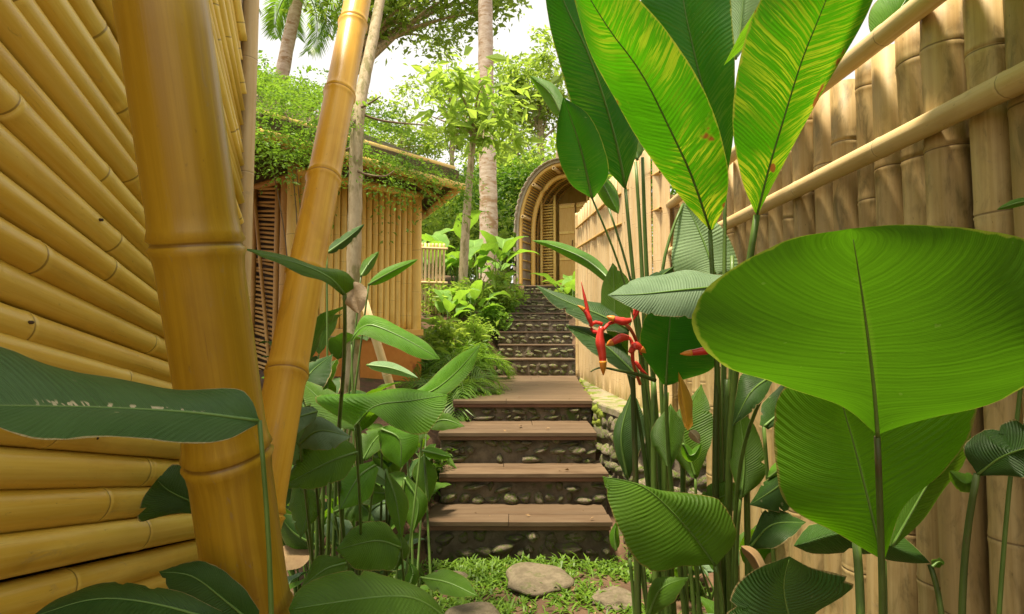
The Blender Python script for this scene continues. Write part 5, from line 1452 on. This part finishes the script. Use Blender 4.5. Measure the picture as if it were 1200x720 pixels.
for i, (x, y_, lab) in enumerate([(.98, 3.2, 'low dark plant at the foot of the retaining wall'), (1.05, 2.4, 'low dark plant at the fence foot behind the heliconia'), (1.05, 1.6, 'low dark plant at the fence foot by the giant leaf')]):
    broad_plant('edging_plant', x, y_, EV, 12, 1.2, lab, 'plant', 'small plants along the fence foot', .06, 820 + i, tilt=.3)
# deeper filling plants in the beds
FV2 = [broad_variant(490 + i, rnd.uniform(.30, .5), rnd.uniform(.32, .46), rnd.uniform(.08, .13), rnd.uniform(.3, .8), rnd.uniform(.5, 1.2), MAT['leaf_mid' if i % 3 else 'leaf_dark']) for i in range(5)]
for i, (x, y_, cnt, sc, lab) in enumerate([(-.85, 3.0, 9, .9, 'leafy plant behind the bare stems of the wavy clump'), (-1.15, 3.1, 9, 1.0, 'leafy plant at the foot of the slim orange post'), (-.80, 3.75, 9, .85, 'leafy plant left of the first two treads'),
        (1.08, 2.9, 8, .8, 'leafy plant in the dark corner behind the heliconia stems'), (1.02, 1.35, 8, .75, 'dark leafy plant low beneath the giant leaf'), (.75, 1.45, 7, .65, 'dark leafy plant low right of the ribbed leaf')]):
    broad_plant('bedding_plant', x, y_, FV2, cnt, sc, lab, 'plant', 'leafy plants filling the beds', .06, 850 + i, tilt=.25)
# broader overlapping leaves low in the heliconia clump
hl(hel, [(815, 560), (800, 500), (822, 450)], [(810, 560), (778, 510), (822, 450)], [(818, 560), (838, 500), (822, 450)], 2.0, 2.05, MI, .05, -.04)
hl(hel, [(735, 560), (728, 510), (742, 455)], [(732, 560), (718, 510), (742, 455)], [(738, 560), (758, 505), (742, 455)], 2.15, 2.2, DK, .05, -.04)
hl(hel, [(880, 640), (905, 615), (945, 612)], [(878, 636), (900, 595), (945, 612)], [(884, 644), (915, 640), (945, 612)], 1.45, 1.35, DK, .03, -.04)
hl(hel, [(810, 610), (840, 585), (880, 570)], [(808, 606), (835, 565), (880, 570)], [(814, 614), (850, 608), (880, 570)], 1.8, 1.7, MI, .04, -.04)
hl(hel, [(760, 720), (775, 690), (808, 676)], [(757, 718), (765, 680), (808, 676)], [(764, 722), (790, 705), (808, 676)], 1.5, 1.4, MI, .04, -.04)
hl(hel, [(895, 500), (915, 480), (930, 440)], [(890, 498), (895, 470), (930, 440)], [(900, 504), (928, 485), (930, 440)], 1.5, 1.5, DK, .04, -.02)
for p_, dx, dy in (((815, 560, 2.0), .05, .05), ((735, 560, 2.15), -.05, .15), ((880, 640, 1.45), .15, -.3), ((810, 610, 1.8), .05, -.1), ((760, 720, 1.5), -.1, -.3), ((895, 500, 1.5), .2, -.3)):
    w = P(*p_); r_ = rt(dx, dy); st(hel, [w, w.lerp(r_, .5), r_], .005, .008)
# more broad leaves in the clump left of the steps
hl(q5, [(392, 600), (420, 590), (440, 612)], [(390, 596), (420, 575), (440, 612)], [(394, 606), (415, 612), (440, 612)], 2.35, 2.25, MI, .04, -.04)
hl(q5, [(345, 560), (362, 590), (352, 632)], [(342, 562), (340, 600), (352, 632)], [(350, 560), (378, 592), (352, 632)], 2.05, 1.98, MI, .03, -.02)
hl(q5, [(428, 606), (448, 590), (480, 596)], [(427, 603), (450, 578), (480, 596)], [(430, 610), (455, 610), (480, 596)], 2.5, 2.42, GY, .04, -.03)
hl(q5, [(474, 560), (490, 590), (484, 625)], [(472, 562), (470, 595), (484, 625)], [(478, 558), (502, 588), (484, 625)], 2.65, 2.6, MI, .03, .02)
hl(q5, [(500, 500), (520, 492), (545, 500)], [(500, 498), (520, 483), (545, 500)], [(500, 503), (520, 505), (545, 500)], 3.2, 3.15, MI, .03, -.03)
hl(q5, [(355, 470), (362, 440), (390, 415)], [(352, 468), (345, 435), (390, 415)], [(360, 470), (385, 448), (390, 415)], 2.6, 2.65, DK, .03, -.03)
for p_, dx in (((392, 600, 2.35), 0), ((345, 560, 2.05), -.12), ((428, 606, 2.5), .05), ((474, 560, 2.65), .15), ((500, 500, 3.2), .25), ((355, 470, 2.6), -.1)):
    w = P(*p_); r_ = root(-.70 + dx, 2.5); st(q5, [w, w.lerp(r_, .5) + Vector((0, .02, .03)), r_], .0045, .007)
# unseen banana plant added beyond the fence so its leaves shade the near end
OV = [broad_variant(900 + i, rnd.uniform(2.3, 2.7), rnd.uniform(1.2, 1.5), rnd.uniform(.22, .28), rnd.uniform(.25, .5), rnd.uniform(1.2, 1.8), MAT['leaf_bright']) for i in range(3)]
broad_plant('banana_plant', 1.85, .45, OV, 7, 1.12, 'unseen banana plant added to shade the near end of the fence', 'plant', None, .08, 31, z=0, tilt=.05, arc=(1.9, 4.4))
# a few more bright, broad leaves spilling from the left clump
hl(q5, [(440, 545), (420, 560), (398, 598)], [(437, 540), (402, 555), (398, 598)], [(444, 550), (432, 585), (398, 598)], 2.15, 2.05, MAT['leaf_bright'], .03, -.03)
hl(q5, [(500, 470), (488, 490), (492, 520)], [(498, 470), (474, 490), (492, 520)], [(503, 470), (506, 498), (492, 520)], 2.7, 2.6, MI, .03, -.03)
hl(q5, [(352, 520), (375, 505), (412, 512)], [(350, 516), (372, 488), (412, 512)], [(354, 526), (385, 528), (412, 512)], 1.78, 1.70, GY, .03, -.05)
hl(q5, [(405, 660), (380, 668), (352, 690)], [(404, 655), (372, 652), (352, 690)], [(408, 666), (388, 690), (352, 690)], 1.75, 1.65, MI, .03, -.04)
for p_, dx in (((440, 545, 2.15), .02), ((500, 470, 2.7), .2), ((352, 520, 1.78), -.1), ((405, 660, 1.75), 0)):
    w = P(*p_); r_ = root(-.70 + dx, 2.35); st(q5, [w, w.lerp(r_, .5) + Vector((0, .02, .03)), r_], .0045, .007)
